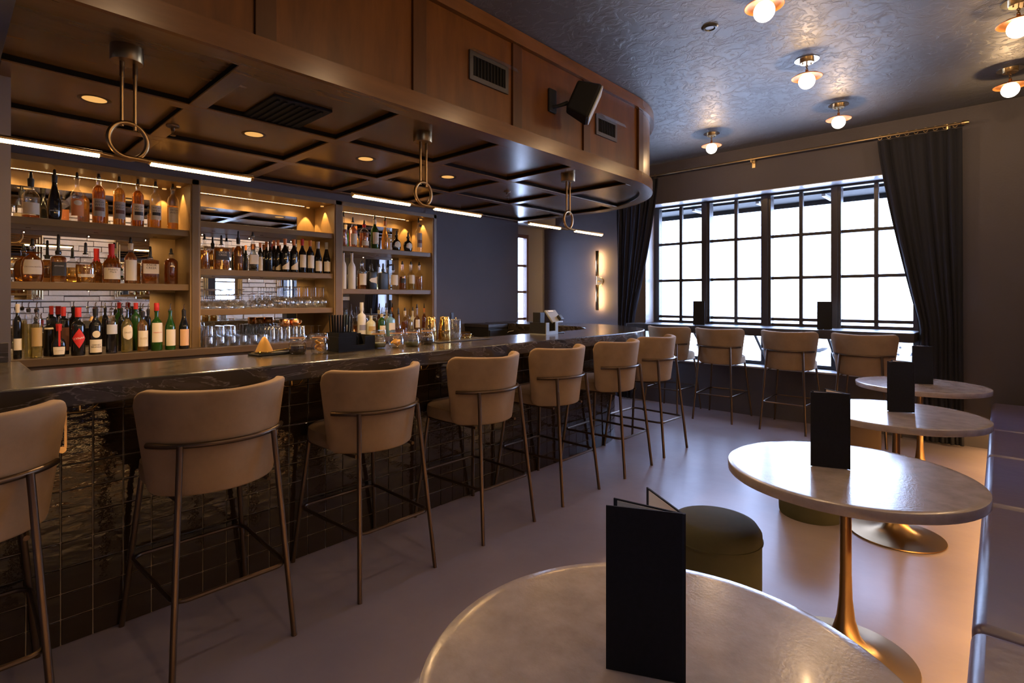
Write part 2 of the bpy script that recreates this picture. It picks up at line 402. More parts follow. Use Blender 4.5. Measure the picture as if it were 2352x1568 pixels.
for a, b in sash:
    m_ = (a + b) / 2
    for z in zrow[1:-1]:
        t = 0.018
        if z == zrow[1]: continue
        MB().box(a, GY - 0.025, z - t, b, GY + 0.025, z + t, 0.004).build('muntin', M_frame, W1)
    MB().box(a, GY - 0.03, 1.075, b, GY + 0.03, 1.115).build('transom', M_frame, W1)
    MB().box(m_ - 0.021, GY - 0.024, 0.645, m_ + 0.021, GY + 0.024, 2.684, 0.004).build('muntin', M_frame, W1)
    for zz in ((0.66, 1.072), (1.118, 1.147), (1.187, 1.651), (1.687, 2.162), (2.198, 2.684)):
        for x0, x1 in ((a, m_ - 0.021), (m_ + 0.021, b)):
            MB().box(x0 + 0.001, GY - 0.003, zz[0], x1 - 0.001, GY + 0.003, zz[1]).build('pane', M_pane, W1)
MB().box(-3.656, 6.715, 2.712, -0.604, 6.955, 2.719).build('reveal_head', M_reveal, W1)
MB().box(-3.659, 6.715, 0.60, -3.652, 6.955, 2.71).build('reveal_side', M_reveal, W1)
MB().box(-0.608, 6.715, 0.60, -0.601, 6.955, 2.71).build('reveal_side', M_reveal, W1)
MB().box(-3.65, 6.69, 0.577, -0.61, 6.955, 0.597, 0.004).build('sill', M_reveal, W1)

W2 = bpy.data.objects.new('window_2', None); C.objects.link(W2); W2['kind'] = 'structure'
f2 = MB()
f2.box(-5.56, 5.645, 0.855, -5.485, 5.68, 2.415).box(-5.56, 6.285, 0.855, -5.485, 6.325, 2.415).box(-5.56, 5.68, 2.36, -5.485, 6.285, 2.415).box(-5.56, 5.68, 0.855, -5.485, 6.285, 0.91)
f2.build('window_frame', M_frame2, W2)
for z in (1.10, 1.52, 1.93):
    MB().box(-5.545, 5.68, z - 0.018, -5.505, 6.285, z + 0.018).build('muntin', M_frame2, W2)
for a, b in ((0.91, 1.08), (1.12, 1.50), (1.54, 1.91), (1.95, 2.36)):
    MB().box(-5.528, 5.681, a, -5.522, 6.284, b).build('pane', M_pane, W2)

# ------------------------------------------------------------------ outside
struct('ground_street', MB().box(-40, 7.12, -0.25, 30, 60, -0.15), M_street)
struct('ground_side', MB().box(-40, -30, -0.25, -5.8, 7.12, -0.15), M_street)
aw = thing('awning', 'grey boarded awning over the pavement outside the big window', 'awning', (-2.1, 7.39, 2.605))
MB().box(-4.5, -0.26, 0.06, 4.5, 0.18, 0.13).build('deck', M_awn, aw)
MB().box(-4.5, 0.18, 0.0, 4.5, 0.21, 0.16).build('fascia', M_awn, aw)
for x in (-1.05, -0.2, 0.55, 1.3):
    MB().box(x - 0.02, -0.25, 0.03, x + 0.02, 0.179, 0.059).build('strut', M_reveal, aw)
    
# white car parked across the pavement
car = thing('car', 'white parked car seen through the lower window panes', 'car', (-2.75, 16.6, -0.15))
prof = [(-2.35, 0.28), (-2.40, 0.62), (-2.25, 0.86), (-1.25, 0.98), (-0.55, 1.44), (0.9, 1.48), (1.75, 1.02), (2.25, 0.95), (2.35, 0.60), (2.32, 0.28)]
bd = MB()
for side in (0,):
    n = len(prof)
    secs = []
    for yy, ins in ((-0.88, 0.06), (-0.80, 0.0), (0.80, 0.0), (0.88, 0.06)):
        secs.append([bd.bm.verts.new((x * (1 - ins * 0.3), yy, z - (ins if z > 0.9 else 0))) for x, z in prof])
    for a, b in zip(secs, secs[1:]):
        for i in range(n):
            bd.bm.faces.new([a[i], a[(i + 1) % n], b[(i + 1) % n], b[i]])
    bd.bm.faces.new(secs[0]); bd.bm.faces.new(secs[-1][::-1])
bd.build('body', M_white, car)
MB().box(-0.75, -0.90, 0.98, 1.25, -0.872, 1.32, 0.01).build('side_window', M_white, car)  # glass coloured white to match the blown-out daylight
for x in (-1.20, 0.85):
    for y_ in (-0.93, 0.93):
        wh = MB().lathe([(0.0, -0.10), (0.30, -0.10), (0.34, -0.06), (0.34, 0.06), (0.30, 0.10), (0.0, 0.10)], 28).build('wheel', M_tyre, car, True)
        wh.location = (x, y_, 0.34); wh.rotation_euler = (PI / 2, 0, 0)
        MB().lathe([(0.0, 0.115), (0.20, 0.12), (0.245, 0.105), (0.245, 0.09)], 28).build('rim', M_white, wh, True)
        if y_ < 0:
            for k in range(5):
                an = 2 * PI * k / 5 + 0.4
                MB().lathe([(0.0, 0.126), (0.03, 0.126), (0.03, 0.11)], 8, 0.15 * math.cos(an), 0.15 * math.sin(an)).build('rim_hole', M_blackp, wh)

# ------------------------------------------------------------------ curtain rod and curtains
rod = thing('curtain_rod', 'long slim brass curtain rod above the big window', 'curtain rod', (-2.0, 6.60, 3.085))
MB().tube([(-2.25, 0, 0), (1.72, 0, 0)], 0.011, 10).build('rail', M_brassl, rod)
for x in (-2.05, -0.20, 1.62):
    MB().tube([(x, 0.105, -0.03), (x, 0.0, -0.03), (x, 0, 0.012)], 0.008, 8).box(x - 0.018, 0.098, -0.085, x + 0.018, 0.108, 0.02).build('bracket', M_brassl, rod)
for x in (-2.28, 1.75):
    MB().lathe([(0, -0.03), (0.018, -0.025), (0.02, 0.0), (0.012, 0.03), (0, 0.032)], 12).xf(Matrix.Translation((x, 0, 0)) @ Matrix.Rotation(PI / 2, 4, 'Y')).build('finial', M_brassl, rod, True)

def curtain(label, left):
    """hangs from the rod in folds, pulled aside at sill height, then straight to the floor"""
    mb = MB(); nu, nv = 90, 36
    if left: top = (-4.05, -3.40); mid = (-4.03, -3.77); bot = (-4.04, -3.80)
    else: top = (-0.94, -0.27); mid = (-0.60, -0.27); bot = (-0.60, -0.26)
    ztop, zmid = 3.045, 1.15
    g = []
    for j in range(nv + 1):
        z = ztop - (ztop - 0.02) * j / nv
        if z > zmid:
            t = (ztop - z) / (ztop - zmid); k = t ** 1.25
            a = tuple(top[i] + (mid[i] - top[i]) * k for i in (0, 1))
        else:
            t = (zmid - z) / zmid
            a = tuple(mid[i] + (bot[i] - mid[i]) * t for i in (0, 1))
        row = []
        for i in range(nu + 1):
            u = i / nu; x = a[0] + (a[1] - a[0]) * u
            amp = 0.019 * (0.7 + 0.3 * math.sin(u * 9 + 1))
            y = 6.60 + amp * math.sin(u * 2 * PI * 9 + 0.5 * math.sin(z * 1.7)) + 0.012 * math.sin(u * 31 + z)
            row.append(mb.bm.verts.new((x, y, z)))
        g.append(row)
    for j in range(nv):
        for i in range(nu): mb.bm.faces.new([g[j][i], g[j][i + 1], g[j + 1][i + 1], g[j + 1][i]])
    o = mb.build('curtain', M_curtain, None, True)
    md = o.modifiers.new('thick', 'SOLIDIFY'); md.thickness = 0.006
    tag(o, label, 'curtain')
    n = 9
    for i in range(n):
        x = top[0] + (top[1] - top[0]) * (i + 0.3) / n
        MB().tube([(x + 0.017 * math.cos(q), 6.60, 3.078 + 0.022 * math.sin(q)) for q in [2 * PI * k / 12 for k in range(12)]], 0.0025, 5, True).build('curtain_ring', M_brassl, o)
    return o
curtain('dark curtain drawn to the side of the window nearest the brass wall sconce', True)
curtain('dark curtain pulled aside at the banquette end of the window', False)

# ------------------------------------------------------------------ window drink rail
rail = thing('window_counter', 'long dark drink rail across the big window behind four stools', 'counter', (-2.13, 6.35, 0.99))
MB().box(-1.62, 0.0, 0.0, 1.52, 0.595, 0.093, 0.006).build('top', M_frame, rail)
for x in (-0.74, 0.0, 0.76):
    MB().tube([(x, 0.18, -0.005), (x + 0.02, 0.58, -0.37)], 0.016, 6).box(x - 0.02, 0.56, -0.39, x + 0.05, 0.594, -0.0005).build('bracket', M_frame, rail)

# ================================================================== BAR
bar = thing('bar', 'long bar with black marble top, rounded end and dark glazed tile front', 'bar counter', (-3.12, 2.2, 0))
BL = Vector((3.12, -2.2, 0))
def L(x, y): return (x + 3.12, y - 2.2)
po = [(-2.52, -1.0), (-2.52, 4.3)] + arc(-3.74, 4.3, 1.22, 0, PI / 2, 28)[1:] + [(-5.025, 5.52), (-5.025, 4.92), (-3.74, 4.92)] + arc(-3.74, 4.3, 0.62, PI / 2, 0, 20)[1:] + [(-3.12, 0.28), (-3.635, 0.28), (-3.635, -1.0)]
ct = MB().prism([L(*p) for p in po], 1.02, 1.104).build('countertop', M_marble, bar)
bevel(ct, 0.006, 2)
inner = [(-2.828, -1.0), (-2.828, 4.3)] + arc(-3.74, 4.3, 0.912, 0, PI / 2, 28)[1:] + [(-5.02, 5.212)]
inner2 = [(-2.93, -1.0), (-2.93, 4.3)] + arc(-3.74, 4.3, 0.81, 0, PI / 2, 28)[1:] + [(-5.02, 5.11)]
MB().band([L(*p) for p in inner], [L(*p) for p in inner2], 0.0, 1.02).build('bar_wall', M_grout, bar)
MB().box(*L(-3.635, -0.9), 0.0, *L(-3.5, 0.2), 1.02).build('return_panel', M_cab, bar)
# tiles: the nearest 300 one by one, the rest joined
TP = 0.105
def path_at(sv):
    """point and outward angle along the tiled face, s measured from y = 0.13"""
    y = 0.13 + sv
    if y <= 4.3: return (-2.828, y, 0.0)
    an = (y - 4.3) / 0.912
    return (-3.74 + 0.912 * math.cos(an), 4.3 + 0.912 * math.sin(an), an)
tile_me = MB().box(0.0, -0.0505, -0.0505, 0.009, 0.0505, 0.0505, 0.0022).mesh('tile', M_tile)
rest = MB(); n_t = 0
for cidx in range(-8, 54):
    for r in range(10):
        x, y, an = path_at((cidx + 0.5) * TP)
        z = 0.0535 + r * TP
        hgt = 1.0
        if r == 9:
            z = 9 * TP + 0.001 + 0.0355; hgt = 0.68
        if 0 <= cidx < 30:
            o = bpy.data.objects.new('tile', tile_me); C.objects.link(o); o.parent = bar
            o.location = (x + 3.12, y - 2.2, z); o.scale = (1, 1, hgt)
            o.rotation_euler = (random.gauss(0, 0.002), random.gauss(0, 0.010), an + random.gauss(0, 0.010))
        else:
            t = bmesh.new(); bmesh.ops.create_cube(t, size=1.0)
            bmesh.ops.transform(t, matrix=Matrix.Translation((x + 3.12, y - 2.2, z)) @ Matrix.Rotation(an + random.gauss(0, 0.008), 4, 'Z') @ Matrix.Translation((0.0045, 0, 0)) @ Matrix.Diagonal((0.009, 0.101, 0.101 * hgt, 1)), verts=t.verts)
            me = bpy.data.meshes.new('t'); t.to_mesh(me); t.free(); rest.bm.from_mesh(me); bpy.data.meshes.remove(me)
tag(rest.build('tile_field', M_tile, bar), kind='stuff')
# bag hooks under the overhang
def hook(y, lab):
    h = thing('bag_hook', lab, 'hook', (-2.70, y, 1.018), 0, 'brass bag hooks under the bar top')
    MB().lathe([(0, 0), (0.014, 0), (0.014, -0.004), (0.0045, -0.006), (0.004, -0.045), (0.006, -0.05), (0, -0.052)], 12).build('post', M_goldp, h, True)
    MB().tube([(0, -0.062, -0.012), (0, -0.055, -0.03), (0, -0.035, -0.048), (0, 0, -0.05), (0, 0.035, -0.048), (0, 0.055, -0.03), (0, 0.062, -0.012)], [0.0045, 0.0035, 0.0035, 0.0035, 0.0035, 0.0035, 0.0045], 8).build('prongs', M_goldp, h, True)
for y, s_ in ((0.384, 'left of the large stool, beside the brass tongs'), (1.243, 'right behind the second full stool'), (2.076, 'between the second and third full stools'), (2.91, 'behind the third full stool'), (3.74, 'behind the fourth full stool')):
    hook(y, 'double brass bag hook ' + s_)
tg = thing('brass_tongs', 'long brass tongs hanging under the bar top near the large stool', 'tongs', (-2.72, 0.335, 1.018))
MB().box(-0.003, -0.016, -0.19, 0.0, -0.008, -0.001).box(-0.003, 0.004, -0.19, 0.0, 0.012, -0.001).build('arm', M_brassl, tg)
MB().lathe([(0, 0), (0.013, 0), (0.013, 0.004), (0, 0.004)], 16).xf(Matrix.Translation((-0.003, -0.002, -0.195)) @ Matrix.Rotation(PI / 2, 4, 'Y')).build('joint', M_brassl, tg)
# electrical outlet and cable on the inner face of the return
op = thing('outlet_box', 'grey outlet box with white cable under the far bar return', 'outlet', (-4.78, 4.905, 0.93))
MB().box(-0.05, 0.0, -0.07, 0.05, 0.02, 0.085, 0.004).build('plate', M_greyp, op)
MB().box(-0.012, -0.004, -0.03, 0.012, 0.0, 0.0).build('socket', M_blackp, op)
MB().tube([(0.06, 0, -0.05), (0.12, -0.01, 0.02), (0.2, 0, 0.07), (0.27, 0.01, 0.083)], 0.004, 6).build('cable', M_wire, op)
cb2 = thing('side_cabinet', 'black cabinet against the wall by the far end of the bar', 'cabinet', (-4.79, 4.735, 0))
MB().box(-0.235, -0.175, 0, 0.19, 0.16, 1.06, 0.004).build('body', M_blackp, cb2)
MB().box(-0.235, -0.185, 1.06, 0.20, 0.16, 1.10, 0.004).build('top', M_frame, cb2)
MB().box(0.19, -0.16, 0.1, 0.205, 0.145, 1.03, 0.003).build('door', M_blackp, cb2)
wo = thing('wall_outlet', 'small black outlet on the wall right of the shelves', 'outlet', (-5.028, 4.346, 1.20))
MB().box(0, -0.022, -0.045, 0.008, 0.022, 0.045, 0.003).build('plate', M_blackp, wo)
MB().box(0.008, -0.012, -0.025, 0.010, 0.012, 0.025).build('socket', M_frame, wo)

# ================================================================== BACK BAR
cab = thing('back_bar_shelving', 'grey brown oak back bar with mirrors, three bays and lit shelves', 'shelving', (-5.03, 2.2, 0))
def CB(name, m, x0, y0, z0, x1, y1, z1, bev=0.0, par=None):
    return MB().box(x0 + 5.03, y0 - 2.2, z0, x1 + 5.03, y1 - 2.2, z1, bev).build(name, m, par or cab)
bays = [('a', 0.255, 1.456), ('b', 1.512, 2.772), ('c', 2.845, 4.055)]
for y0, y1 in ((1.456, 1.512), (2.772, 2.845), (4.055, 4.098)):
    CB('post', M_cab, -5.46, y0, 0.952, -5.022, y1, 2.428, 0.003)
CB('header', M_cabh, -5.46, 0.252, 2.385, -5.022, 4.098, 2.4285, 0.002)
CB('back_panel', M_side, -5.485, 0.252, 0.95, -5.462, 4.098, 2.428)
CB('counter', M_cabd, -5.485, 0.252, 0.948, -4.90, 4.54, 1.003, 0.003)
CB('base_cabinet', M_cabd, -5.485, 0.252, 0.0, -4.935, 4.098, 0.947)
shelfz = {'a': (1.995, 1.538), 'b': (2.087, 1.674, 1.325), 'c': (1.968, 1.52)}
for k, y0, y1 in bays:
    CB('mirror', M_mirror, -5.462, y0 + 0.002, 1.005, -5.452, y1 - 0.205, 2.275)
    CB('side_lining', M_side, -5.445, y1 - 0.012, 1.004, -5.03, y1 - 0.0005, 2.384)
    CB('side_lining', M_side, -5.445, y0 + 0.0005, 1.004, -5.03, y0 + 0.012, 2.384)
    for z in shelfz[k]:
        CB('shelf', M_cabh, -5.44, y0 + 0.014, z - 0.052, -5.05, y1 - 0.014, z, 0.003)
    CB('led_tape', M_tape, -5.386, y0 + 0.02, 2.3838, -5.378, y1 - 0.16, 2.3848)
    for q in range(5):                                    # the tape's own light
        ld = bpy.data.lights.new('led_tape', 'SPOT'); ld.energy = 1.8; ld.color = (1.0, 0.62, 0.26); ld.spot_size = math.radians(165); ld.spot_blend = 0.8; ld.shadow_soft_size = 0.003
        lo = bpy.data.objects.new('shelf_spot', ld); C.objects.link(lo); lo.location = (-5.382, y0 + 0.10 + q * (y1 - y0 - 0.36) / 4, 2.372); lo.rotation_euler = (0, math.radians(-14), 0)
    for sz in shelfz[k][:2]:                              # made-up pucks under the shelves, added to brighten the bottles
        for q in range(3):
            ld = bpy.data.lights.new('led_tape', 'SPOT'); ld.energy = 1.1; ld.color = (1.0, 0.66, 0.32); ld.spot_size = math.radians(165); ld.spot_blend = 0.8; ld.shadow_soft_size = 0.003
            lo = bpy.data.objects.new('shelf_spot', ld); C.objects.link(lo); lo.location = (-5.30, y0 + 0.20 + q * (y1 - y0 - 0.40) / 2, sz - 0.0585); lo.rotation_euler = (0, math.radians(8), 0)
            MB().lathe([(0, sz - 0.056), (0.014, sz - 0.056), (0.016, sz - 0.0521), (0, sz - 0.0521)], 12, -5.30 + 5.03, y0 + 0.20 + q * (y1 - y0 - 0.40) / 2 - 2.2).build('puck_light', M_bronze, cab)
    for nm, px_, py_ in (('puck_light', -5.41, y1 - 0.105), ('puck_light', -5.22, y1 - 0.045)):
        pl = MB().lathe([(0, 2.378), (0.016, 2.378), (0.018, 2.3848)], 14, px_ + 5.03, py_ - 2.2).build(nm, M_down, cab)
        ld = bpy.data.lights.new('puck_light', 'SPOT'); ld.energy = 7.0; ld.color = (1.0, 0.58, 0.2); ld.spot_size = math.radians(62); ld.spot_blend = 0.25; ld.shadow_soft_size = 0.004
        lo = bpy.data.objects.new('puck_lamp', ld); C.objects.link(lo); lo.location = (px_, py_, 2.374)
# ================================================================== CANOPY
can = thing('bar_canopy', 'walnut panelled canopy with a rounded end hung over the bar', 'canopy', (-3.7, 2.4, 2.5))
def K(x, y): return (x + 3.7, y - 2.4)
CR, CX, CY = 1.30, -3.74, 4.30
def outline(r_in, n=32):
    """canopy edge offset inwards by r_in: straight, round end, back to the wall"""
    r = CR - r_in
    return [(CX + r, 0.19), (CX + r, CY)] + arc(CX, CY, r, 0, PI / 2, n)[1:] + [(-5.02, CY + r)]
core = outline(0.03) + [(-5.02, 0.19)]
MB().prism([K(*p) for p in core], 0.035, 0.755).build('core', M_wood, can)
o0, o1 = outline(0.0), outline(0.10)
MB().band([K(*p) for p in o0], [K(*p) for p in outline(0.029)], -0.012, 0.095).build('lower_trim', M_woodh, can)
MB().band([K(*p) for p in outline(-0.012)], [K(*p) for p in outline(0.029)], 0.665, 0.756).build('upper_trim', M_woodh, can)
MB().band([K(*p) for p in outline(0.0005)], [K(*p) for p in outline(0.13)], -0.0115, -0.002).build('edge_board', M_soff, can)
MB().band([K(*p) for p in outline(0.030)], [K(*p) for p in outline(0.128)], -0.0019, 0.034).build('black_strip', M_infill, can)  # black strips added for the dark lines along the panel edges
# fascia battens between the two trims
for y in (0.30, 1.01, 1.875, 2.71, 3.545, 4.385):
    if y < 4.3:
        MB().box(*K(-2.468, y - 0.047), 0.0955, *K(-2.447, y + 0.047), 0.6645, 0.003).build('batten', M_batten, can)
for an in (0.10, 0.75, 1.4):
    b = MB().box(0, -0.05, 0.0955, 0.022, 0.05, 0.6645, 0.003)
    b.xf(Matrix.Translation((CX + 3.7, CY - 2.4, 0)) @ Matrix.Rotation(an, 4, 'Z') @ Matrix.Translation((CR - 0.030, 0, 0)))
    b.build('batten', M_batten, can)
# fascia panels (thin veneer sheets, one per bay)
for y0, y1 in ((0.35, 0.96), (1.06, 1.825), (1.925, 2.66), (2.76, 3.495), (3.595, 4.30)):
    MB().box(*K(-2.469, y0), 0.0955, *K(-2.462, y1), 0.6645).build('fascia_panel', M_wood, can)
# underside: raised boards and the panels between them
xs = [(-4.99, -4.90), (-4.19, -4.10), (-3.39, -3.30)]
ys = [0.985, 1.865, 2.70, 3.55, 4.42]
for a, b in xs:
    MB().box(*K(a, 0.192), -0.011, *K(b, 5.46), -0.002, 0.002).build('frame_board', M_soff, can)
    MB().box(*K(a + 0.002, 0.194), -0.0019, *K(b - 0.002, 5.458), 0.034).build('black_strip', M_infill, can)
for y in ys:
    for a, b in ((-4.899, -4.191), (-4.099, -3.391), (-3.299, -2.572)):
        yy = 0
        bb = b
        if y > 4.3 and b > -3: bb = -2.585
        MB().box(*K(a, y - 0.045), -0.0108, *K(bb, y + 0.045), -0.002, 0.002).build('cross_board', M_soff, can)
        MB().box(*K(a, y - 0.043), -0.0019, *K(bb, y + 0.043), 0.034).build('black_strip', M_infill, can)
yb = [0.192] + [v for y in ys for v in (y - 0.044, y + 0.044)] + [5.45]
for i in range(0, 12, 2):
    for a, b in ((-4.899, -4.191), (-4.099, -3.391), (-3.299, -2.57)):
        y0, y1 = yb[i], yb[i + 1]
        if i == 10 and b > -3: continue
        MB().box(*K(a, y0), 0.024, *K(b, y1), 0.0345).build('panel', M_soff, can)
MB().prism([K(*p) for p in [(-3.299, 4.464)] + arc(CX, CY, CR - 0.13, 0.14, PI / 2 - 0.40, 16) + [(-3.299, CY + (CR - 0.131) * 0.925)]], 0.024, 0.0345).build('panel', M_soff, can)

# fixtures in and on the canopy
def downlight(y, lab):
    d = thing('downlight', lab, 'downlight', (-3.70, y, 2.524), 0, 'recessed downlights in the bar canopy')
    MB().lathe([(0.058, 0), (0.075, -0.002), (0.078, 0.0), (0.06, 0.0)], 24).build('trim_ring', M_bronze, d, True)
    MB().lathe([(0.0, -0.0005), (0.056, -0.0005), (0.056, -0.0002), (0.0, -0.0002)], 24).build('lens', M_down, d)
    ld = bpy.data.lights.new('downlight_lamp', 'SPOT'); ld.energy = 33.0; ld.color = (1.0, 0.64, 0.32); ld.spot_size = math.radians(136); ld.spot_blend = 0.6; ld.shadow_soft_size = 0.01
    lo = bpy.data.objects.new('downlight_lamp', ld); C.objects.link(lo); lo.location = (-3.70, y, 2.51)
for y, s_ in ((0.59, 'behind the nearest brass pendant rod'), (1.445, 'beside the square black vent'), (2.30, 'left of the middle pendant rod'), (3.148, 'past the middle pendant rod')):
    downlight(y, 'small glowing recessed downlight in the canopy ' + s_)
def sprinkler(x, y, z, lab):
    d = thing('sprinkler', lab, 'sprinkler', (x, y, z))
    MB().lathe([(0, 0), (0.038, 0), (0.034, -0.008), (0.012, -0.012), (0.010, -0.03), (0, -0.031)], 18).build('escutcheon', M_bronze, d, True)
    MB().tube([(-0.012, 0, -0.028), (-0.014, 0, -0.045), (0, 0, -0.056), (0.014, 0, -0.045), (0.012, 0, -0.028)], 0.0025, 6).lathe([(0, -0.055), (0.017, -0.056), (0.017, -0.059), (0, -0.06)], 12).build('deflector', M_bronze, d)
sprinkler(-3.774, 0.988, 2.488, 'dark fire sprinkler under the canopy crossing near the square vent')
sprinkler(-3.75, 3.99, 2.523, 'dark fire sprinkler under the canopy by the far pendant')
cr = thing('ceiling_detector', 'small round black fixture flush in the ceiling near the front brass lamps', 'detector', (-1.452, 3.551, 3.259))
MB().lathe([(0.030, -0.001), (0.036, -0.012), (0.046, -0.010), (0.055, 0.0)], 24).build('ring', M_blackp, cr, True)
MB().lathe([(0, -0.006), (0.027, -0.006), (0.027, -0.001), (0, -0.001)], 18).build('lens', M_bronze, cr)
rg = thing('air_register', 'square black air register in the canopy underside', 'vent', (-3.10, 1.40, 2.523))
MB().box(-0.22, -0.17, -0.014, 0.22, 0.17, 0.0, 0.003).build('plate', M_mattb, rg)
for i in range(7):
    MB().box(-0.19, -0.14 + i * 0.042, -0.022, 0.19, -0.125 + i * 0.042, -0.013).build('slat', M_mattb, rg)

def vent(y0, y1, z0, z1, lab):
    v = thing('wall_vent', lab, 'vent', (-2.461, (y0 + y1) / 2, z0), 0, 'air vents on the canopy side')
    hw, hh = (y1 - y0) / 2, z1 - z0
    MB().box(0, -hw, 0, 0.012, hw, 0.03).box(0, -hw, hh - 0.03, 0.012, hw, hh).box(0, -hw, 0.03, 0.012, -hw + 0.03, hh - 0.03).box(0, hw - 0.03, 0.03, 0.012, hw, hh - 0.03).build('frame', M_frame, v)
    MB().box(0.0, -hw + 0.03, 0.03, 0.002, hw - 0.03, hh - 0.03).build('backing', M_infill, v)
    k = 0
    n = 10
    for i in range(n):
        y = -hw + 0.045 + i * (2 * hw - 0.09) / (n - 1)
        MB().box(0.002, y - 0.003, 0.03, 0.009, y + 0.003, hh - 0.03).build('slat', M_mattb, v)
    d = MB(); pts = [(0.013, hh + 0.004), (0.05, hh - 0.005), (0.085, hh - 0.03), (0.105, hh - 0.065)]
    r0 = [[d.bm.verts.new((x, y, z)) for x, z in pts] for y in (-hw - 0.005, hw + 0.005)]
    for i in range(3): d.bm.faces.new([r0[0][i], r0[0][i + 1], r0[1][i + 1], r0[1][i]])
    for r_ in r0: 
        e = d.bm.verts.new((0.013, r_[0].co.y, hh - 0.065)); d.bm.faces.new([r_[0], r_[1], r_[2], r_[3], e])
    od = d.build('deflector', M_pane, v); md = od.modifiers.new('thick', 'SOLIDIFY'); md.thickness = 0.003
vent(2.265, 2.62, 2.80, 2.985, 'black wall vent with clear deflector on the canopy left of the speaker')
vent(3.68, 4.00, 2.775, 2.945, 'black wall vent with clear deflector on the canopy right of the speaker')

sp = thing('speaker', 'black wall speaker angled on a bracket on the canopy side', 'speaker', (-2.461, 3.10, 2.89))
MB().box(0.0, -0.045, -0.09, 0.018, 0.045, 0.085, 0.008).build('wall_plate', M_mattb, sp)
MB().tube([(0.015, 0.0, -0.05), (0.05, 0.02, -0.045), (0.10, 0.07, -0.02)], [0.014, 0.013, 0.016], 10).build('bracket_arm', M_mattb, sp)
sb = MB()
# a tapering cabinet, wide front baffle
fr_, bk = [(-0.10, -0.135), (0.10, -0.135), (0.10, 0.135), (-0.10, 0.135)], [(-0.065, -0.11), (0.065, -0.11), (0.065, 0.11), (-0.065, 0.11)]
a_ = [sb.bm.verts.new((0.09, y, z)) for y, z in fr_]; b_ = [sb.bm.verts.new((-0.09, y, z)) for y, z in bk]
sb.bm.faces.new(a_); sb.bm.faces.new(b_[::-1])
for i in range(4): sb.bm.faces.new([a_[i], b_[i], b_[(i + 1) % 4], a_[(i + 1) % 4]])
cb_ = sb.build('cabinet', M_mattb, sp); bevel(cb_, 0.018, 3)
cb_.location = (0.17, 0.16, 0.0); cb_.rotation_euler = (0, math.radians(24), math.radians(38))
gr_ = MB().box(0, -0.092, -0.127, 0.016, 0.092, 0.127, 0.012).build('grille', M_greyp, cb_); gr_.location = (0.089, 0, 0)

# ================================================================== PENDANTS
def pendant(y, lab, first=None):
    if first: return dup(first, (-2.83, y, 2.03), None, lab)
    p = thing('linear_pendant', lab, 'pendant lamp', (-2.83, y, 2.03), 0, 'brass bar pendants over the counter')
    MB().lathe([(0, 0.495), (0.062, 0.495), (0.062, 0.43), (0.060, 0.427), (0, 0.427)], 28).build('canopy_cup', M_brass, p, True)
    MB().tube([(0, -0.018, 0.43), (0, -0.018, 0.145)], 0.0075, 10).tube([(0, -0.018, 0.43), (0, -0.018, 0.36)], 0.0095, 10).build('rod', M_brass, p, True)
    MB().tube([(0, 0.030, 0.43), (0, 0.030, 0.135)], 0.0075, 10).tube([(0, 0.030, 0.43), (0, 0.030, 0.36)], 0.0095, 10).build('rod', M_brass, p, True)
    # the tube comes in from the left, makes one loop and leaves on the right
    pts = []
    for i in range(41):
        an = -PI / 2 + 2 * PI * i / 40
        pts.append((-0.016 + 0.032 * i / 40, 0.005 + 0.072 * math.cos(an), 0.085 + 0.078 * math.sin(an)))
    path = [(-0.016, -0.12, 0.012), (-0.016, -0.06, 0.008)] + pts + [(0.016, 0.06, 0.006), (0.016, 0.10, 0.004)]
    MB().tube(path, 0.0105, 10).build('loop', M_brass, p, True)
    MB().tube([(-0.016, -0.515, 0.012), (-0.016, -0.085, 0.012)], 0.0125, 12).build('tube', M_brass, p, True)
    MB().tube([(0.016, 0.075, 0.004), (0.016, 0.53, 0.004)], 0.0125, 12).build('tube', M_brass, p, True)
    MB().tube([(-0.016, -0.505, 0.0085), (-0.016, -0.095, 0.0085)], 0.0118, 10).xf(Matrix.Translation((0, 0, -0.0025))).build('light_bar', M_led, p)
    MB().tube([(0.016, 0.085, 0.0005), (0.016, 0.515, 0.0005)], 0.0118, 10).xf(Matrix.Translation((0, 0, -0.0025))).build('light_bar', M_led, p)
    return p
p0 = pendant(0.565, 'brass loop pendant with lit bars nearest the partition wall, over the tongs')
pendant(2.19, 'brass loop pendant with lit bars, the middle of three over the bar', p0)
pendant(3.80, 'brass loop pendant with lit bars at the rounded end of the bar', p0)

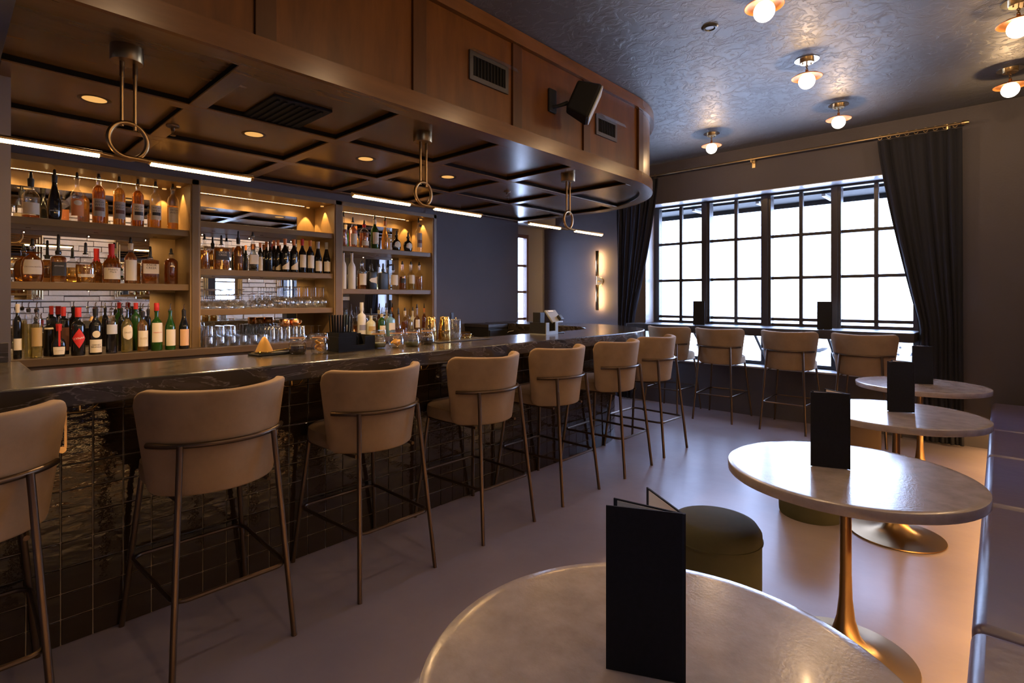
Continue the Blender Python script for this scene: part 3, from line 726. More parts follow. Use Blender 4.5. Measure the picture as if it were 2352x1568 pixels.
# ================================================================== CEILING LAMPS
def ceiling_lamp(x, y, lab, first=None):
    ld = bpy.data.lights.new('globe_lamp', 'POINT'); ld.energy = LAMP_W; ld.color = (1.0, 0.62, 0.30); ld.shadow_soft_size = 0.02
    lo = bpy.data.objects.new('globe_lamp', ld); C.objects.link(lo); lo.location = (x, y, 3.005)
    if first: return dup(first, (x, y, 3.259), None, lab)
    p = thing('ceiling_lamp', lab, 'ceiling lamp', (x, y, 3.259), 0, 'brass disc ceiling lamps with opal globes')
    MB().lathe([(0, 0), (0.085, 0), (0.085, -0.004), (0, -0.004)], 32).build('ceiling_plate', M_chrome, p)
    MB().lathe([(0, -0.004), (0.050, -0.004), (0.050, -0.026), (0.048, -0.028), (0, -0.028)], 28).build('cup', M_brassl, p, True)
    for a in (-0.032, 0.032):
        MB().lathe([(0, -0.028), (0.004, -0.028), (0.004, -0.037), (0, -0.037)], 8, a * 0.75, a * 0.66).build('screw', M_brass, p)
    for k in range(4):
        z = -0.030 - k * 0.013
        MB().tube([(0.007 * math.cos(q) * (k % 2), 0.007 * math.cos(q) * ((k + 1) % 2), z - 0.007 + 0.0095 * math.sin(q)) for q in [2 * PI * i / 10 for i in range(10)]], 0.0028, 6, True).build('chain_link', M_brass, p, True)
    MB().lathe([(0, -0.078), (0.010, -0.080), (0.012, -0.100), (0.030, -0.108), (0.085, -0.122), (0.108, -0.136), (0.105, -0.138), (0.083, -0.126), (0.030, -0.114), (0, -0.112)], 40).build('disc_shade', M_copper, p, True)
    MB().lathe([(0.058 * math.sin(t) if 0 < t < PI else 0, -0.166 - 0.058 * math.cos(t)) for t in [PI * i / 14 for i in range(15)]], 28).build('globe', M_globe, p, True)
    return p
c0 = ceiling_lamp(-1.015, 3.27, 'brass disc ceiling lamp closest to the camera, at the top edge of the photo')
for x, y, s_ in ((-1.10, 4.545, 'brass disc ceiling lamp in the middle, with a bright mirror-like ceiling plate'), (-1.135, 5.81, 'brass disc ceiling lamp above the curtain rod, right of its centre'),
                 (-2.375, 5.86, 'brass disc ceiling lamp nearest the rounded canopy end'), (0.08, 4.54, 'brass disc ceiling lamp over the banquette, the upper one at the right edge'), (0.055, 5.84, 'brass disc ceiling lamp over the banquette, the lower one at the right edge')):
    ceiling_lamp(x, y, s_, c0)

ceiling_lamp(-1.0, 2.0, 'added unseen brass disc ceiling lamp continuing the row, above the second table', c0)  # unseen lamps added along the rows to brighten the foreground
ceiling_lamp(-0.98, 0.72, 'added unseen brass disc ceiling lamp continuing the row, above the first table', c0)
for y_, s_ in ((3.27, 'third'), (2.0, 'second'), (0.72, 'first')):  # more unseen lamps, added for light over the near tables
    ceiling_lamp(0.09, y_, 'added brass disc ceiling lamp over the banquette, outside the frame, by the %s table' % s_, c0)
# ================================================================== SCONCE
sc = thing('wall_sconce', 'slim vertical brass wall sconce glowing on the grey wall by the curtain', 'sconce', (-4.40, 6.708, 1.675))
MB().lathe([(0, 0), (0.062, 0), (0.062, 0.012), (0.058, 0.016), (0, 0.016)], 28).xf(Matrix.Rotation(PI / 2, 4, 'X')).build('back_plate', M_brassl, sc, True)
MB().tube([(0, -0.012, 0), (0, -0.075, 0)], 0.008, 10).tube([(0, -0.075, -0.08), (0, -0.075, 0.08)], 0.008, 10).build('stem', M_brassl, sc)
for z0, z1 in ((0.075, 0.45), (-0.43, -0.055)):
    h = MB(); n = 14; ra, rb = [], []
    for i in range(n + 1):
        a = PI + PI * i / n
        ra.append((0.026 * math.cos(a), -0.075 + 0.026 * math.sin(a)))
    for (x0, y0), (x1, y1) in zip(ra, ra[1:]):
        h.bm.faces.new([h.bm.verts.new((x0, y0, z0)), h.bm.verts.new((x1, y1, z0)), h.bm.verts.new((x1, y1, z1)), h.bm.verts.new((x0, y0, z1))])
    bmesh.ops.remove_doubles(h.bm, verts=h.bm.verts, dist=1e-5)
    hs = h.build('half_tube_shade', M_brassl, sc, True); md = hs.modifiers.new('t', 'SOLIDIFY'); md.thickness = 0.002
    MB().tube([(0, -0.068, z0 + 0.02), (0, -0.068, z1 - 0.02)], 0.009, 10).build('lamp_tube', M_sconce, sc)

# ================================================================== BAR STOOLS
def make_stool():
    t = thing('bar_stool', '', 'bar stool', (0, 0, 0))
    # back shell: a bent, padded sheet; local +y is the way the sitter faces
    def shell(s_, v):
        """s in -1..1 around the back, v in 0..1 from bottom to top"""
        ph = s_ * math.radians(80)
        wid = 0.222 + 0.050 * v; dep = 0.205 + 0.050 * v
        x = wid * math.sin(ph) * (1 + 0.03 * abs(s_)); y = 0.0 - dep * math.cos(ph)
        k = max(0.0, (abs(s_) - 0.80) / 0.20)
        top = 1.072 - 0.070 * (1 - math.sqrt(max(0.0, 1 - k * k))) - 0.012 * (1 - abs(s_)); bot = 0.655 + 0.05 * (1 - math.sqrt(max(0.0, 1 - k * k)))
        return (x, y, bot + (top - bot) * v)
    m = MB(); nu, nv = 40, 9; g = []
    for j in range(nv + 1):
        g.append([m.bm.verts.new(shell(-1 + 2 * i / nu, j / nv)) for i in range(nu + 1)])
    for j in range(nv):
        for i in range(nu): m.bm.faces.new([g[j][i], g[j][i + 1], g[j + 1][i + 1], g[j + 1][i]])
    o = m.build('backrest', M_velvet, t, True)
    md = o.modifiers.new('pad', 'SOLIDIFY'); md.thickness = 0.042; md.offset = 0
    bv = o.modifiers.new('round', 'BEVEL'); bv.width = 0.016; bv.segments = 3; bv.limit_method = 'ANGLE'; bv.angle_limit = math.radians(50)
    # seat cushion: D-shaped pad
    pl = []
    for i in range(28):
        a = 2 * PI * i / 28
        cx_, sy_ = math.cos(a), math.sin(a)
        e = 0.62
        pl.append((0.225 * math.copysign(abs(cx_) ** e, cx_), 0.075 + 0.245 * math.copysign(abs(sy_) ** e, sy_)))
    sm = MB(); prev = None
    for sc_, z in ((0.90, 0.652), (0.985, 0.660), (1.0, 0.690), (0.985, 0.728), (0.90, 0.742), (0.5, 0.748)):
        ring = [sm.bm.verts.new((x * sc_, 0.075 + (y - 0.075) * sc_, z)) for x, y in pl]
        if prev:
            for i in range(28): sm.bm.faces.new([prev[i], prev[(i + 1) % 28], ring[(i + 1) % 28], ring[i]])
        else: sm.bm.faces.new(ring[::-1])
        prev = ring
    sm.bm.faces.new(prev)
    sm.build('seat', M_velvet, t, True)
    # frame
    for sx in (-1, 1):
        MB().tube([(sx * 0.175, -0.222, 0.86), (sx * 0.225, -0.31, 0.0)], 0.0115, 10).build('leg', M_bronze, t, True)
        MB().tube([(sx * 0.195, 0.235, 0.66), (sx * 0.255, 0.30, 0.0)], 0.0115, 10).build('leg', M_bronze, t, True)
    # curved rail round the back at the top of the rear legs
    rail_ = []
    for i in range(21):
        ph = (-1 + 2 * i / 20) * math.radians(66)
        v = 0.50
        rail_.append(((0.222 + 0.050 * v + 0.034) * math.sin(ph), -(0.205 + 0.050 * v + 0.034) * math.cos(ph), 0.858))
    MB().tube(rail_, 0.0105, 10).build('back_rail', M_bronze, t, True)
    # foot ring with rounded corners
    q = 0.05; fx, fy0, fy1 = 0.228, -0.278, 0.270
    ring = arc(fx - q, fy1 - q, q, 0, PI / 2, 6) + arc(-fx + q, fy1 - q, q, PI / 2, PI, 6) + arc(-fx + q + 0.02, fy0 + q, q, PI, 1.5 * PI, 6) + arc(fx - q - 0.02, fy0 + q, q, 1.5 * PI, 2 * PI, 6)
    MB().tube([(x, y, 0.30) for x, y in ring], 0.009, 8, True).build('footrest', M_bronze, t, True)
    MB().tube([(-0.19, 0.235, 0.652), (0.19, 0.235, 0.652)], 0.009, 8).tube([(-0.17, -0.19, 0.645), (-0.195, 0.235, 0.652)], 0.009, 8).tube([(0.17, -0.19, 0.645), (0.195, 0.235, 0.652)], 0.009, 8).build('seat_rail', M_bronze, t, True)
    return t
st = make_stool()
LOC = [((-2.50, 0.02), 1.5, 'bar stool cut off by the left edge, beside the brass tongs'),
       ((-2.50, 0.795), 0.0, 'large bar stool in front of the tiled bar, first complete one from the left'),
       ((-2.505, 1.555), 0.5, 'taupe bar stool at the bar, second complete one from the left'),
       ((-2.495, 2.355), -0.5, 'taupe bar stool at the bar, third complete one from the left'),
       ((-2.505, 3.11), 0.5, 'taupe bar stool at the bar, fourth complete one from the left'),
       ((-2.49, 3.89), 1.0, 'taupe bar stool at the bar, second from its rounded end'),
       ((-2.51, 4.615), -1.0, 'taupe bar stool at the rounded end of the bar')]
for i, ((x, y), rot, lab) in enumerate(LOC):
    o = st if i == 0 else dup(st, (x, y, 0), 0, lab, 'taupe bar stools along the bar')
    o.location = (x, y, 0); o.rotation_euler = (0, 0, PI / 2 + math.radians(rot)); o['label'] = lab; o['group'] = 'taupe bar stools along the bar'
for x, y, rot, lab in ((-3.10, 6.37, 0, 'taupe stool at the window counter, half hidden behind the end of the bar'), (-2.46, 6.36, 2, 'taupe stool at the window counter, second from the left curtain'),
                       (-1.70, 6.36, 0, 'taupe stool at the window counter, second from the right, a car wheel beside it'), (-1.01, 6.36, -1, 'taupe stool at the window counter nearest the round tables')):
    dup(st, (x, y, 0), math.radians(rot), lab, 'taupe stools at the window counter')

# ================================================================== TABLES
def make_table():
    t = thing('round_table', '', 'table', (0, 0, 0))
    MB().lathe([(0, 0.698), (0.424, 0.698), (0.432, 0.700), (0.435, 0.704), (0.435, 0.731), (0.4335, 0.7345), (0.430, 0.736), (0, 0.736)], 72).build('tabletop', M_top, t, True)
    MB().lathe([(0.0205, 0.02), (0.0205, 0.61), (0.025, 0.655), (0.050, 0.688), (0.075, 0.6975), (0, 0.6975)], 28).build('column', M_brass, t, True)
    MB().lathe([(0, 0.0), (0.236, 0.0), (0.242, 0.005), (0.240, 0.010), (0.19, 0.016), (0.125, 0.025), (0.080, 0.045), (0.050, 0.085), (0.032, 0.15), (0.0235, 0.23), (0.021, 0.32)], 56).build('base', M_brass, t, True)
    for f in t.children[0].data.polygons: f.use_smooth = True
    return t
tb = make_table()
for i, (x, y, lab) in enumerate(((-0.445, 0.875, 'round resin table closest to the camera, cut off at the bottom'), (-0.455, 2.455, 'round resin table with the brightest window reflection, second from the camera'),
                                 (-0.462, 3.90, 'round resin table third from the camera, its brass base fully in view'), (-0.475, 5.32, 'small looking round table farthest away, in front of the dark curtain'))):
    o = tb if i == 0 else dup(tb, (x, y, 0), None, lab)
    o.location = (x, y, 0); o['label'] = lab; o['group'] = 'round tables along the banquette'
for o in [c for r in bpy.data.objects if r.get('category') == 'table' for c in r.children if c.name.startswith('tabletop')]:
    pass
bevel(tb.children[0], 0.001)

# poufs
def pouf(x, y, mat, lab, h=0.45, r=0.19):
    p = thing('pouf', lab, 'pouf', (x, y, 0), 0, 'round velvet poufs beside the tables')
    MB().lathe([(0, 0), (r - 0.008, 0), (r - 0.002, 0.012), (r, 0.05), (r, h - 0.075)], 44).build('body', mat, p, True)
    MB().lathe([(r - 0.004, h - 0.075), (r + 0.003, h - 0.070), (r + 0.001, h - 0.04), (r - 0.018, h - 0.012), (r - 0.05, h - 0.002), (0, h + 0.004)], 44).build('cushion', mat, p, True)
    MB().lathe([(r - 0.002, h - 0.079), (r + 0.006, h - 0.076), (r + 0.006, h - 0.071), (r - 0.002, h - 0.068)], 44).build('piping', mat, p, True)
pouf(-0.93, 2.33, M_green, 'olive green velvet pouf standing next to the nearest menu')
pouf(-0.92, 3.90, M_green, 'olive velvet pouf mostly hidden below the second table')
pouf(-0.92, 5.30, M_tan, 'tan velvet pouf by the third table, far from the camera')

# ================================================================== BANQUETTE
bq = thing('banquette', 'long dark plum leather banquette with glowing kick space along the right side', 'banquette', (0.30, 3.0, 0))
seams = [-1.4, -0.3, 0.85, 2.08, 3.36, 4.42, 5.30, 6.66]
for a, b in zip(seams, seams[1:]):
    q = MB().box(-0.365, a - 3.0 + 0.004, 0.325, 0.20, b - 3.0 - 0.004, 0.452)
    o = q.build('seat_cushion', M_leather, bq, True); bv = o.modifiers.new('r', 'BEVEL'); bv.width = 0.034; bv.segments = 5
    q = MB().box(0.16, a - 3.0 + 0.004, 0.456, 0.295, b - 3.0 - 0.004, 0.95)
    o = q.build('back_cushion', M_leather, bq, True); bv = o.modifiers.new('r', 'BEVEL'); bv.width = 0.034; bv.segments = 4
MB().box(-0.325, -4.4, 0.27, 0.295, 3.66, 0.324).build('seat_deck', M_woodh, bq)
MB().box(-0.13, -4.4, 0.0, 0.295, 3.66, 0.27).build('plinth', M_woodh, bq)
MB().box(-0.285, -4.3, 0.255, -0.265, 3.62, 0.269).build('led_tape', M_kick, bq)

# ================================================================== MENUS
def make_menu():
    t = thing('menu', '', 'menu', (0, 0, 0))
    # spine on local +x; front cover along the x axis, the back cover fanned behind, an inner leaf between
    W, Hm = 0.135, 0.302
    def leaf(name, ang, inset, mat, hgt, th):
        m = MB().box(-W + inset, -th / 2, 0.001 if mat is M_black else 0.012, 0.0, th / 2, hgt).build(name, mat, t)
        m.rotation_euler = (0, 0, ang); return m
    leaf('front_cover', 0.0, 0.0, M_black, Hm, 0.003)
    c2 = leaf('back_cover', math.radians(-61), 0.0, M_black, Hm, 0.003)
    c3 = leaf('inner_cover', math.radians(-18), 0.004, M_black, Hm, 0.003)
    for c_ in (c2, c3):
        MB().box(-W + 0.012, -0.0026, 0.014, -0.008, -0.0016, Hm - 0.003).build('page', M_paper, c_)
        MB().box(-W + 0.012, 0.0016, 0.014, -0.008, 0.0026, Hm - 0.003).build('page', M_paper, c_)
    MB().tube([(0.002, 0, 0.001), (0.002, 0, Hm)], 0.0035, 6).build('spine', M_black, t)
    return t
mn = make_menu()
MEN = [((-0.415, 0.897, 0.7365), 26.5, 'tall black folded menu standing open on the nearest round table'),
       ((-0.446, 2.467, 0.7365), 21.4, 'tall black folded menu on the second round table, against its bright reflection'),
       ((-0.383, 3.955, 0.7365), 32.0, 'black folded menu standing on the third round table'),
       ((-0.40, 5.36, 0.7365), 30.0, 'black folded menu on the farthest round table, half hidden'),
       ((-2.735, 6.52, 1.0835), 14.0, 'black menu on the window counter near the left curtain'),
       ((-1.335, 6.50, 1.0835), 14.0, 'black menu on the window counter above the right-hand stools')]
for i, (p, r, lab) in enumerate(MEN):
    o = mn if i == 0 else dup(mn, p, math.radians(r), lab, 'black folded menus')
    o.location = p; o.rotation_euler = (0, 0, math.radians(r)); o['label'] = lab; o['group'] = 'black folded menus'

# framed mirrors on the stone wall, seen only as reflections behind the bottles
for i, y in enumerate((0.80, 2.47, 3.89, 5.32)):
    f = thing('wall_mirror', ['brass framed mirror on the stone wall opposite the first table', 'brass framed mirror on the stone wall opposite the second table', 'brass framed mirror on the stone wall opposite the third table', 'brass framed mirror on the stone wall opposite the fourth table'][i], 'mirror', (0.596, y, 1.40), 0, 'brass framed mirrors over the banquette')
    MB().box(-0.012, -0.36, 0.0, 0.0, 0.36, 1.05).build('glass', M_mirror, f)
    for k in range(3):
        e = 0.005 + k * 0.035
        MB().tube([(-0.022, -0.36 + e, e), (-0.022, 0.36 - e, e), (-0.022, 0.36 - e, 1.05 - e), (-0.022, -0.36 + e, 1.05 - e)], 0.010, 6, True).build('frame', M_brassl, f)

BOTTLES = [
 ('a1', -5.14, 0.455, 0.05, 0.175, 0.282, 0.338, 'r', 'clear', 'rose', 0.12, ['cream', 0.028, 0.111, '', ''], 'black', 'p', 'broad clear bottle with black neck wrap and cream label'),
 ('a1', -5.14, 0.585, 0.0441, 0.232, 0.329, 0.379, 't', 'dark', '', 0, ['none', 0.036, 0.099, 'REMY MARTIN', 'white'], 'black', 'p', 'black teardrop bottle'),
 ('a1', -5.14, 0.715, 0.0411, 0.219, 0.332, 0.38, 'r', 'clear', '', 0, ['orange', 0.045, 0.174, '', ''], '', 'p', 'clear bottle with orange label and cream oval'),
 ('a1', -5.14, 0.846, 0.0416, 0.274, 0.354, 0.41, 'r', 'clear', 'amber', 0.9, ['grey', 0.057, 0.192, 'HIGH WEST', 'dark'], '', 'p', 'amber-filled bottle with tall grey label'),
 ('a1', -5.14, 0.976, 0.0407, 0.274, 0.352, 0.409, 'r', 'clear', 'gold', 0.9, ['grey', 0.051, 0.186, 'HIGH WEST', 'dark'], '', 'p', 'golden bottle with pinkish grey label'),
 ('a1', -5.14, 1.1, 0.0409, 0.272, 0.347, 0.406, 'r', 'clear', 'amber', 0.9, ['cream', 0.054, 0.185, 'HIGH WEST', 'dark'], '', 'p', 'amber bottle with dark picture band on its label'),
 ('a1', -5.14, 1.221, 0.0409, 0.271, 0.352, 0.412, 'r', 'clear', 'gold', 0.45, ['cream', 0.071, 0.187, 'HIGH WEST', 'dark'], '', 'p', 'pale half-full bottle with dark picture band on its label'),
 ('a1', -5.14, 1.346, 0.0409, 0.268, 0.35, 0.408, 'r', 'clear', 'gold', 0.75, ['cream', 0.059, 0.189, 'HIGH WEST', 'dark'], '', 'p', 'pale bottle nearest the spotlit side panel'),
 ('a2', -5.16, 0.465, 0.0641, 0.195, 0.263, 0.316, 'f', 'clear', 'amber', 0.93, ['cream', 0.056, 0.161, 'CROWN ROYAL', 'brown'], '', 'p', 'broad bulbous amber whisky bottle with crested cream label'),
 ('a2', -5.16, 0.609, 0.0446, 0.182, 0.229, 0.359, 's', 'clear', 'amber', 0.95, ['dark', 0.049, 0.15, "JACK DANIEL'S", 'white'], 'black', 'p', 'square amber bottle with black label and black neck'),
 ('a2', -5.16, 0.769, 0.0636, 0.2, 0.214, 0.311, 'f', 'clear', 'gold', 0.7, ['cream', 0.044, 0.067, '', ''], '', 'p', 'wide flask-shaped bottle with a narrow cream strip label'),
 ('a2', -5.16, 0.93, 0.059, 0.163, 0.307, 0.311, 'r', 'clear', 'amber', 0.9, ['cream', 0.032, 0.122, "Maker's\nMark", 'dark'], 'red', 'c', 'squat amber bottle with dripping red wax neck'),
 ('a2', -5.16, 1.055, 0.0418, 0.22, 0.323, 0.375, 'r', 'clear', 'amber', 0.9, ['cream', 0.025, 0.189, '', ''], 'cream', 'p', 'tall amber bottle with white neck wrap and white label'),
 ('a2', -5.16, 1.189, 0.0595, 0.197, 0.214, 0.312, 's', 'clear', 'amber', 0.9, ['cream', 0.084, 0.165, 'KNOB\nCREEK', 'dark'], '', 'p', 'flat rectangular amber bottle with large dark lettering'),
 ('a2', -5.16, 1.339, 0.05, 0.204, 0.255, 0.305, 'r', 'clear', 'copper', 0.95, None, '', 'p', 'dark amber bottle without a label beside the side panel'),
 ('a3', -5.0, 0.374, 0.0226, 0.268, 0.366, 0.377, 'r', 'dark', '', 0, ['cream', 0.059, 0.139, '', ''], 'cream', 'c', 'dark purple bottle with cream label beside the partition wall'),
 ('a3', -5.02, 0.432, 0.0221, 0.296, 0.341, 0.389, 's', 'clear', 'pale', 0.8, None, 'black', 'm', 'tall plain square bottle of pale yellow liqueur'),
 ('a3', -4.98, 0.471, 0.0312, 0.296, 0.338, 0.389, 'r', 'clear', 'pale', 0.8, ['gold', 0.081, 0.212, '', ''], 'black', 'm', 'ornate pale liqueur bottle with narrow upright label'),
 ('a3', -5.08, 0.546, 0.0302, 0.205, 0.258, 0.314, 'r', 'dark', '', 0, ['cream', 0.193, 0.205, '', ''], 'black', 'm', 'dark bottle with one thin cream line'),
 ('a3', -4.97, 0.589, 0.0406, 0.135, 0.232, 0.29, 'f', 'dark', '', 0, ['cream', 0.015, 0.07, 'Grand Marnier', 'dark'], 'red', 'm', 'low round dark bottle with red ribbon, white framed label'),
 ('a3', -5.14, 0.636, 0.0327, 0.257, 0.289, 0.353, 's', 'dark', '', 0, ['copper', 0.028, 0.2, '', ''], 'red', 'c', 'brown square bottle with dark red cap'),
 ('a3', -4.98, 0.699, 0.0423, 0.234, 0.284, 0.35, 'r', 'dark', '', 0, ['diamond', 0.053, 0.197, 'CYNAR', 'white'], 'red', 'c', 'dark bottle with red diamond label'),
 ('a3', -4.98, 0.8, 0.0401, 0.231, 0.339, 0.387, 'r', 'dark', '', 0, ['cream', 0.014, 0.11, 'FERNET\nBRANCA', 'dark'], 'black', 'm', 'dark green bottle with cream lower label, round emblem'),
 ('a3', -4.98, 0.898, 0.0362, 0.253, 0.331, 0.386, 'r', 'clear', 'black', 0.6, ['silver', 0.146, 0.218, '', ''], '', 'm', 'clear bottle of black liquid with silver oval label'),
 ('a3', -5.15, 0.992, 0.0232, 0.259, 0.331, 0.378, 'r', 'dark', '', 0, None, 'black', 'm', 'narrow dark bottle behind the oval-labelled pale bottle'),
 ('a3', -4.98, 0.995, 0.0374, 0.224, 0.336, 0.389, 'r', 'clear', 'pale', 0.9, ['cream', 0.099, 0.208, 'LILLET', 'brown'], '', 'm', 'pale yellow bottle with cream oval label'),
 ('a3', -5.16, 1.09, 0.0338, 0.277, 0.333, 0.381, 'r', 'green', '', 0, None, 'red', 'c', 'bright green bottle with dark red cap at the back'),
 ('a3', -4.98, 1.097, 0.0358, 0.221, 0.308, 0.375, 'r', 'clear', 'gold', 0.9, ['cream', 0.039, 0.163, 'SUZE', 'gold'], 'black', 'm', 'golden bottle with square cream label'),
 ('a3', -5.15, 1.172, 0.0202, 0.255, 0.321, 0.373, 'r', 'dark', '', 0, None, 'black', 'm', 'slim black bottle between two labelled ones'),
 ('a3', -4.98, 1.191, 0.0397, 0.231, 0.323, 0.379, 'r', 'green', '', 0, ['cream', 0.067, 0.221, 'VERMOUTH', 'red'], 'red', 'c', 'green bottle with red cap and tall cream label'),
 ('a3', -4.98, 1.286, 0.0365, 0.2, 0.318, 0.374, 'g', 'green', '', 0, ['cream', 0.033, 0.165, '', ''], '', 'm', 'green sloping bottle with cream label'),
 ('a3', -4.98, 1.384, 0.036, 0.197, 0.317, 0.37, 'g', 'dark', '', 0, ['peach', 0.027, 0.163, '', ''], 'black', 'm', 'dark sloping bottle with peach label at the bay end'),
 ('b2', -5.14, 1.588, 0.038, 0.197, 0.262, 0.311, 'r', 'clear', 'amber', 0.85, None, '', 'p', 'round amber bottle at the left end'),
 ('b2', -5.14, 1.725, 0.0603, 0.189, 0.225, 0.312, 's', 'clear', 'amber', 0.9, ['dark', 0.088, 0.165, 'KNOB\nCREEK', 'cream'], '', 'p', 'square amber bottle with dark label'),
 ('b2', -5.12, 1.861, 0.0392, 0.191, 0.292, 0.362, 'r', 'clear', 'amber', 0.9, ['brown', 0.063, 0.13, '', ''], 'black', 'p', 'amber bottle with dark brown neck wrap'),
 ('b2', -5.12, 1.99, 0.0446, 0.187, 0.324, 0.375, 's', 'clear', '', 0, ['cream', 0.063, 0.15, '', ''], '', 'p', 'clear faceted bottle with pale label'),
 ('b2', -5.12, 2.057, 0.0212, 0.179, 0.267, 0.268, 'w', 'dark', '', 0, ['cream', 0.007, 0.135, '', ''], 'orange', 'c', 'wine bottle with long cream label and orange foil'),
 ('b2', -5.2, 2.146, 0.0218, 0.19, 0.289, 0.29, 'w', 'dark', '', 0, None, 'orange', 'c', 'unlabelled wine bottle with copper foil'),
 ('b2', -5.12, 2.148, 0.0231, 0.185, 0.287, 0.287, 'w', 'dark', '', 0, None, 'brown', 'c', 'wine bottle with brown foil'),
 ('b2', -5.2, 2.22, 0.0296, 0.201, 0.308, 0.309, 'w', 'dark', '', 0, ['slant', 0.019, 0.094, '', ''], 'orange', 'c', 'wine bottle with slanted label, first from the left'),
 ('b2', -5.14, 2.232, 0.031, 0.198, 0.308, 0.308, 'w', 'dark', '', 0, ['slant', 0.018, 0.095, '', ''], 'orange', 'c', 'wine bottle with slanted label, second from the left'),
 ('b2', -5.08, 2.274, 0.037, 0.204, 0.32, 0.32, 'w', 'dark', '', 0, ['slant', 0.024, 0.114, '', ''], 'orange', 'c', 'wine bottle with slanted label, third from the left'),
 ('b2', -5.1, 2.37, 0.0378, 0.205, 0.322, 0.323, 'w', 'dark', '', 0, ['slant', 0.025, 0.12, '', ''], 'orange', 'c', 'wine bottle with slanted label, last of four'),
 ('b2', -5.1, 2.455, 0.0363, 0.204, 0.333, 0.333, 'w', 'dark', '', 0, ['cream', 0.051, 0.177, '', 'dark'], 'red', 'c', 'wine bottle with square cream label and red foil'),
 ('b2', -5.1, 2.537, 0.0369, 0.209, 0.326, 0.327, 'w', 'dark', '', 0, ['cream', 0.048, 0.175, '', 'dark'], 'orange', 'c', 'wine bottle with square cream label and orange foil'),
 ('b2', -5.1, 2.62, 0.0375, 0.167, 0.319, 0.32, 'g', 'dark', '', 0, ['cream', 0.021, 0.123, '', ''], 'silver', 'c', 'sloping wine bottle with low pale label, left of its pair'),
 ('b2', -5.1, 2.712, 0.0382, 0.165, 0.319, 0.32, 'g', 'dark', '', 0, ['cream', 0.021, 0.121, '', ''], 'silver', 'c', 'sloping wine bottle with low pale label, beside the post'),
 ('c1', -5.16, 2.939, 0.0373, 0.228, 0.327, 0.381, 'r', 'clear', 'copper', 0.8, None, '', 'p', 'amber bottle against the post'),
 ('c1', -5.14, 3.038, 0.042, 0.2, 0.275, 0.329, 'r', 'clear', 'rose', 0.9, ['cream', 0.031, 0.146, '', ''], '', 'p', 'pinkish amber bottle with cream label'),
 ('c1', -5.14, 3.176, 0.0494, 0.195, 0.261, 0.312, 'r', 'clear', 'copper', 0.85, ['cream', 0.03, 0.081, '', ''], 'red', 'p', 'amber bottle with dark red neck wrap'),
 ('c1', -5.14, 3.309, 0.0432, 0.226, 0.33, 0.379, 'r', 'green', '', 0, ['cream', 0.055, 0.185, '', ''], 'cream', 'p', 'dark green bottle with white label'),
 ('c1', -5.14, 3.444, 0.0423, 0.231, 0.326, 0.375, 't', 'clear', 'gold', 0.92, None, 'orange', 'p', 'golden tapering bottle with orange foil'),
 ('c1', -5.1, 3.57, 0.0579, 0.125, 0.175, 0.232, 'f', 'dark', '', 0, ['circle', 0.03, 0.106, '', ''], '', 'p', 'squat dark bottle with round label, the left one'),
 ('c1', -5.1, 3.732, 0.0593, 0.123, 0.17, 0.226, 'f', 'dark', '', 0, ['circle', 0.029, 0.103, '', ''], '', 'p', 'squat dark bottle with round label, the right one'),
 ('c1', -5.14, 3.915, 0.0414, 0.26, 0.364, 0.419, 'r', 'clear', '', 0, ['grey', 0.06, 0.232, '', ''], '', 'p', 'tall clear bottle with grey label and a black tag'),
 ('c2', -5.14, 2.927, 0.0297, 0.262, 0.382, 0.418, 'r', 'frost', '', 0, ['none', 0.091, 0.191, '', ''], '', 'p', 'frosted white vodka bottle against the post'),
 ('c2', -5.12, 3.014, 0.0394, 0.25, 0.386, 0.411, 'r', 'frost', '', 0, None, '', 'p', 'frosted white vodka bottle, right of its pair'),
 ('c2', -5.14, 3.147, 0.0474, 0.206, 0.283, 0.319, 'r', 'clear', 'copper', 0.8, ['cream', 0.046, 0.17, '', ''], '', 'p', 'amber bottle with flared neck and cream label'),
 ('c2', -5.12, 3.259, 0.0535, 0.191, 0.217, 0.284, 's', 'black', '', 0, ['diamondc', 0.048, 0.151, '', ''], '', 'p', 'black square bottle with pale diamond label'),
 ('c2', -5.12, 3.404, 0.0548, 0.182, 0.223, 0.294, 's', 'slate', '', 0, None, '', 'p', 'slate blue square bottle'),
 ('c2', -5.1, 3.526, 0.0538, 0.174, 0.223, 0.292, 'r', 'clear', '', 0, ['cream', 0.052, 0.166, '', ''], '', 'p', 'clear wide bottle with cream label'),
 ('c2', -5.12, 3.666, 0.0418, 0.179, 0.295, 0.334, 'r', 'clear', 'copper', 0.85, ['dark', 0.078, 0.133, '', ''], '', 'p', 'brownish tequila bottle with dark round label'),
 ('c2', -5.12, 3.788, 0.0444, 0.183, 0.297, 0.337, 'r', 'clear', 'pale', 0.85, ['cream', 0.073, 0.175, '', ''], '', 'p', 'pale tequila bottle with cream label'),
 ('c2', -5.12, 3.909, 0.0432, 0.187, 0.295, 0.335, 'r', 'clear', 'gold', 0.85, None, '', 'p', 'golden tequila bottle without label'),
 ('c3', -5.02, 3.072, 0.0445, 0.241, 0.298, 0.373, 'r', 'frost', '', 0, ['bluegrey', 0.078, 0.135, '', ''], '', 'c', 'frosted bottle with blue-grey picture'),
 ('c3', -4.98, 3.16, 0.0485, 0.161, 0.233, 0.312, 'r', 'cream', '', 0, ['gold', 0.068, 0.118, '', ''], '', 'p', 'pale cream liqueur bottle'),
 ('c3', -4.98, 3.294, 0.0407, 0.186, 0.241, 0.317, 'r', 'green', '', 0, ['cream', 0.033, 0.12, '', ''], 'cream', 'm', 'green bottle with white label and white neck'),
 ('c3', -5.18, 3.485, 0.0409, 0.221, 0.313, 0.362, 'r', 'clear', 'gold', 0.8, None, '', 'p', 'golden bottle behind the blue gin bottle'),
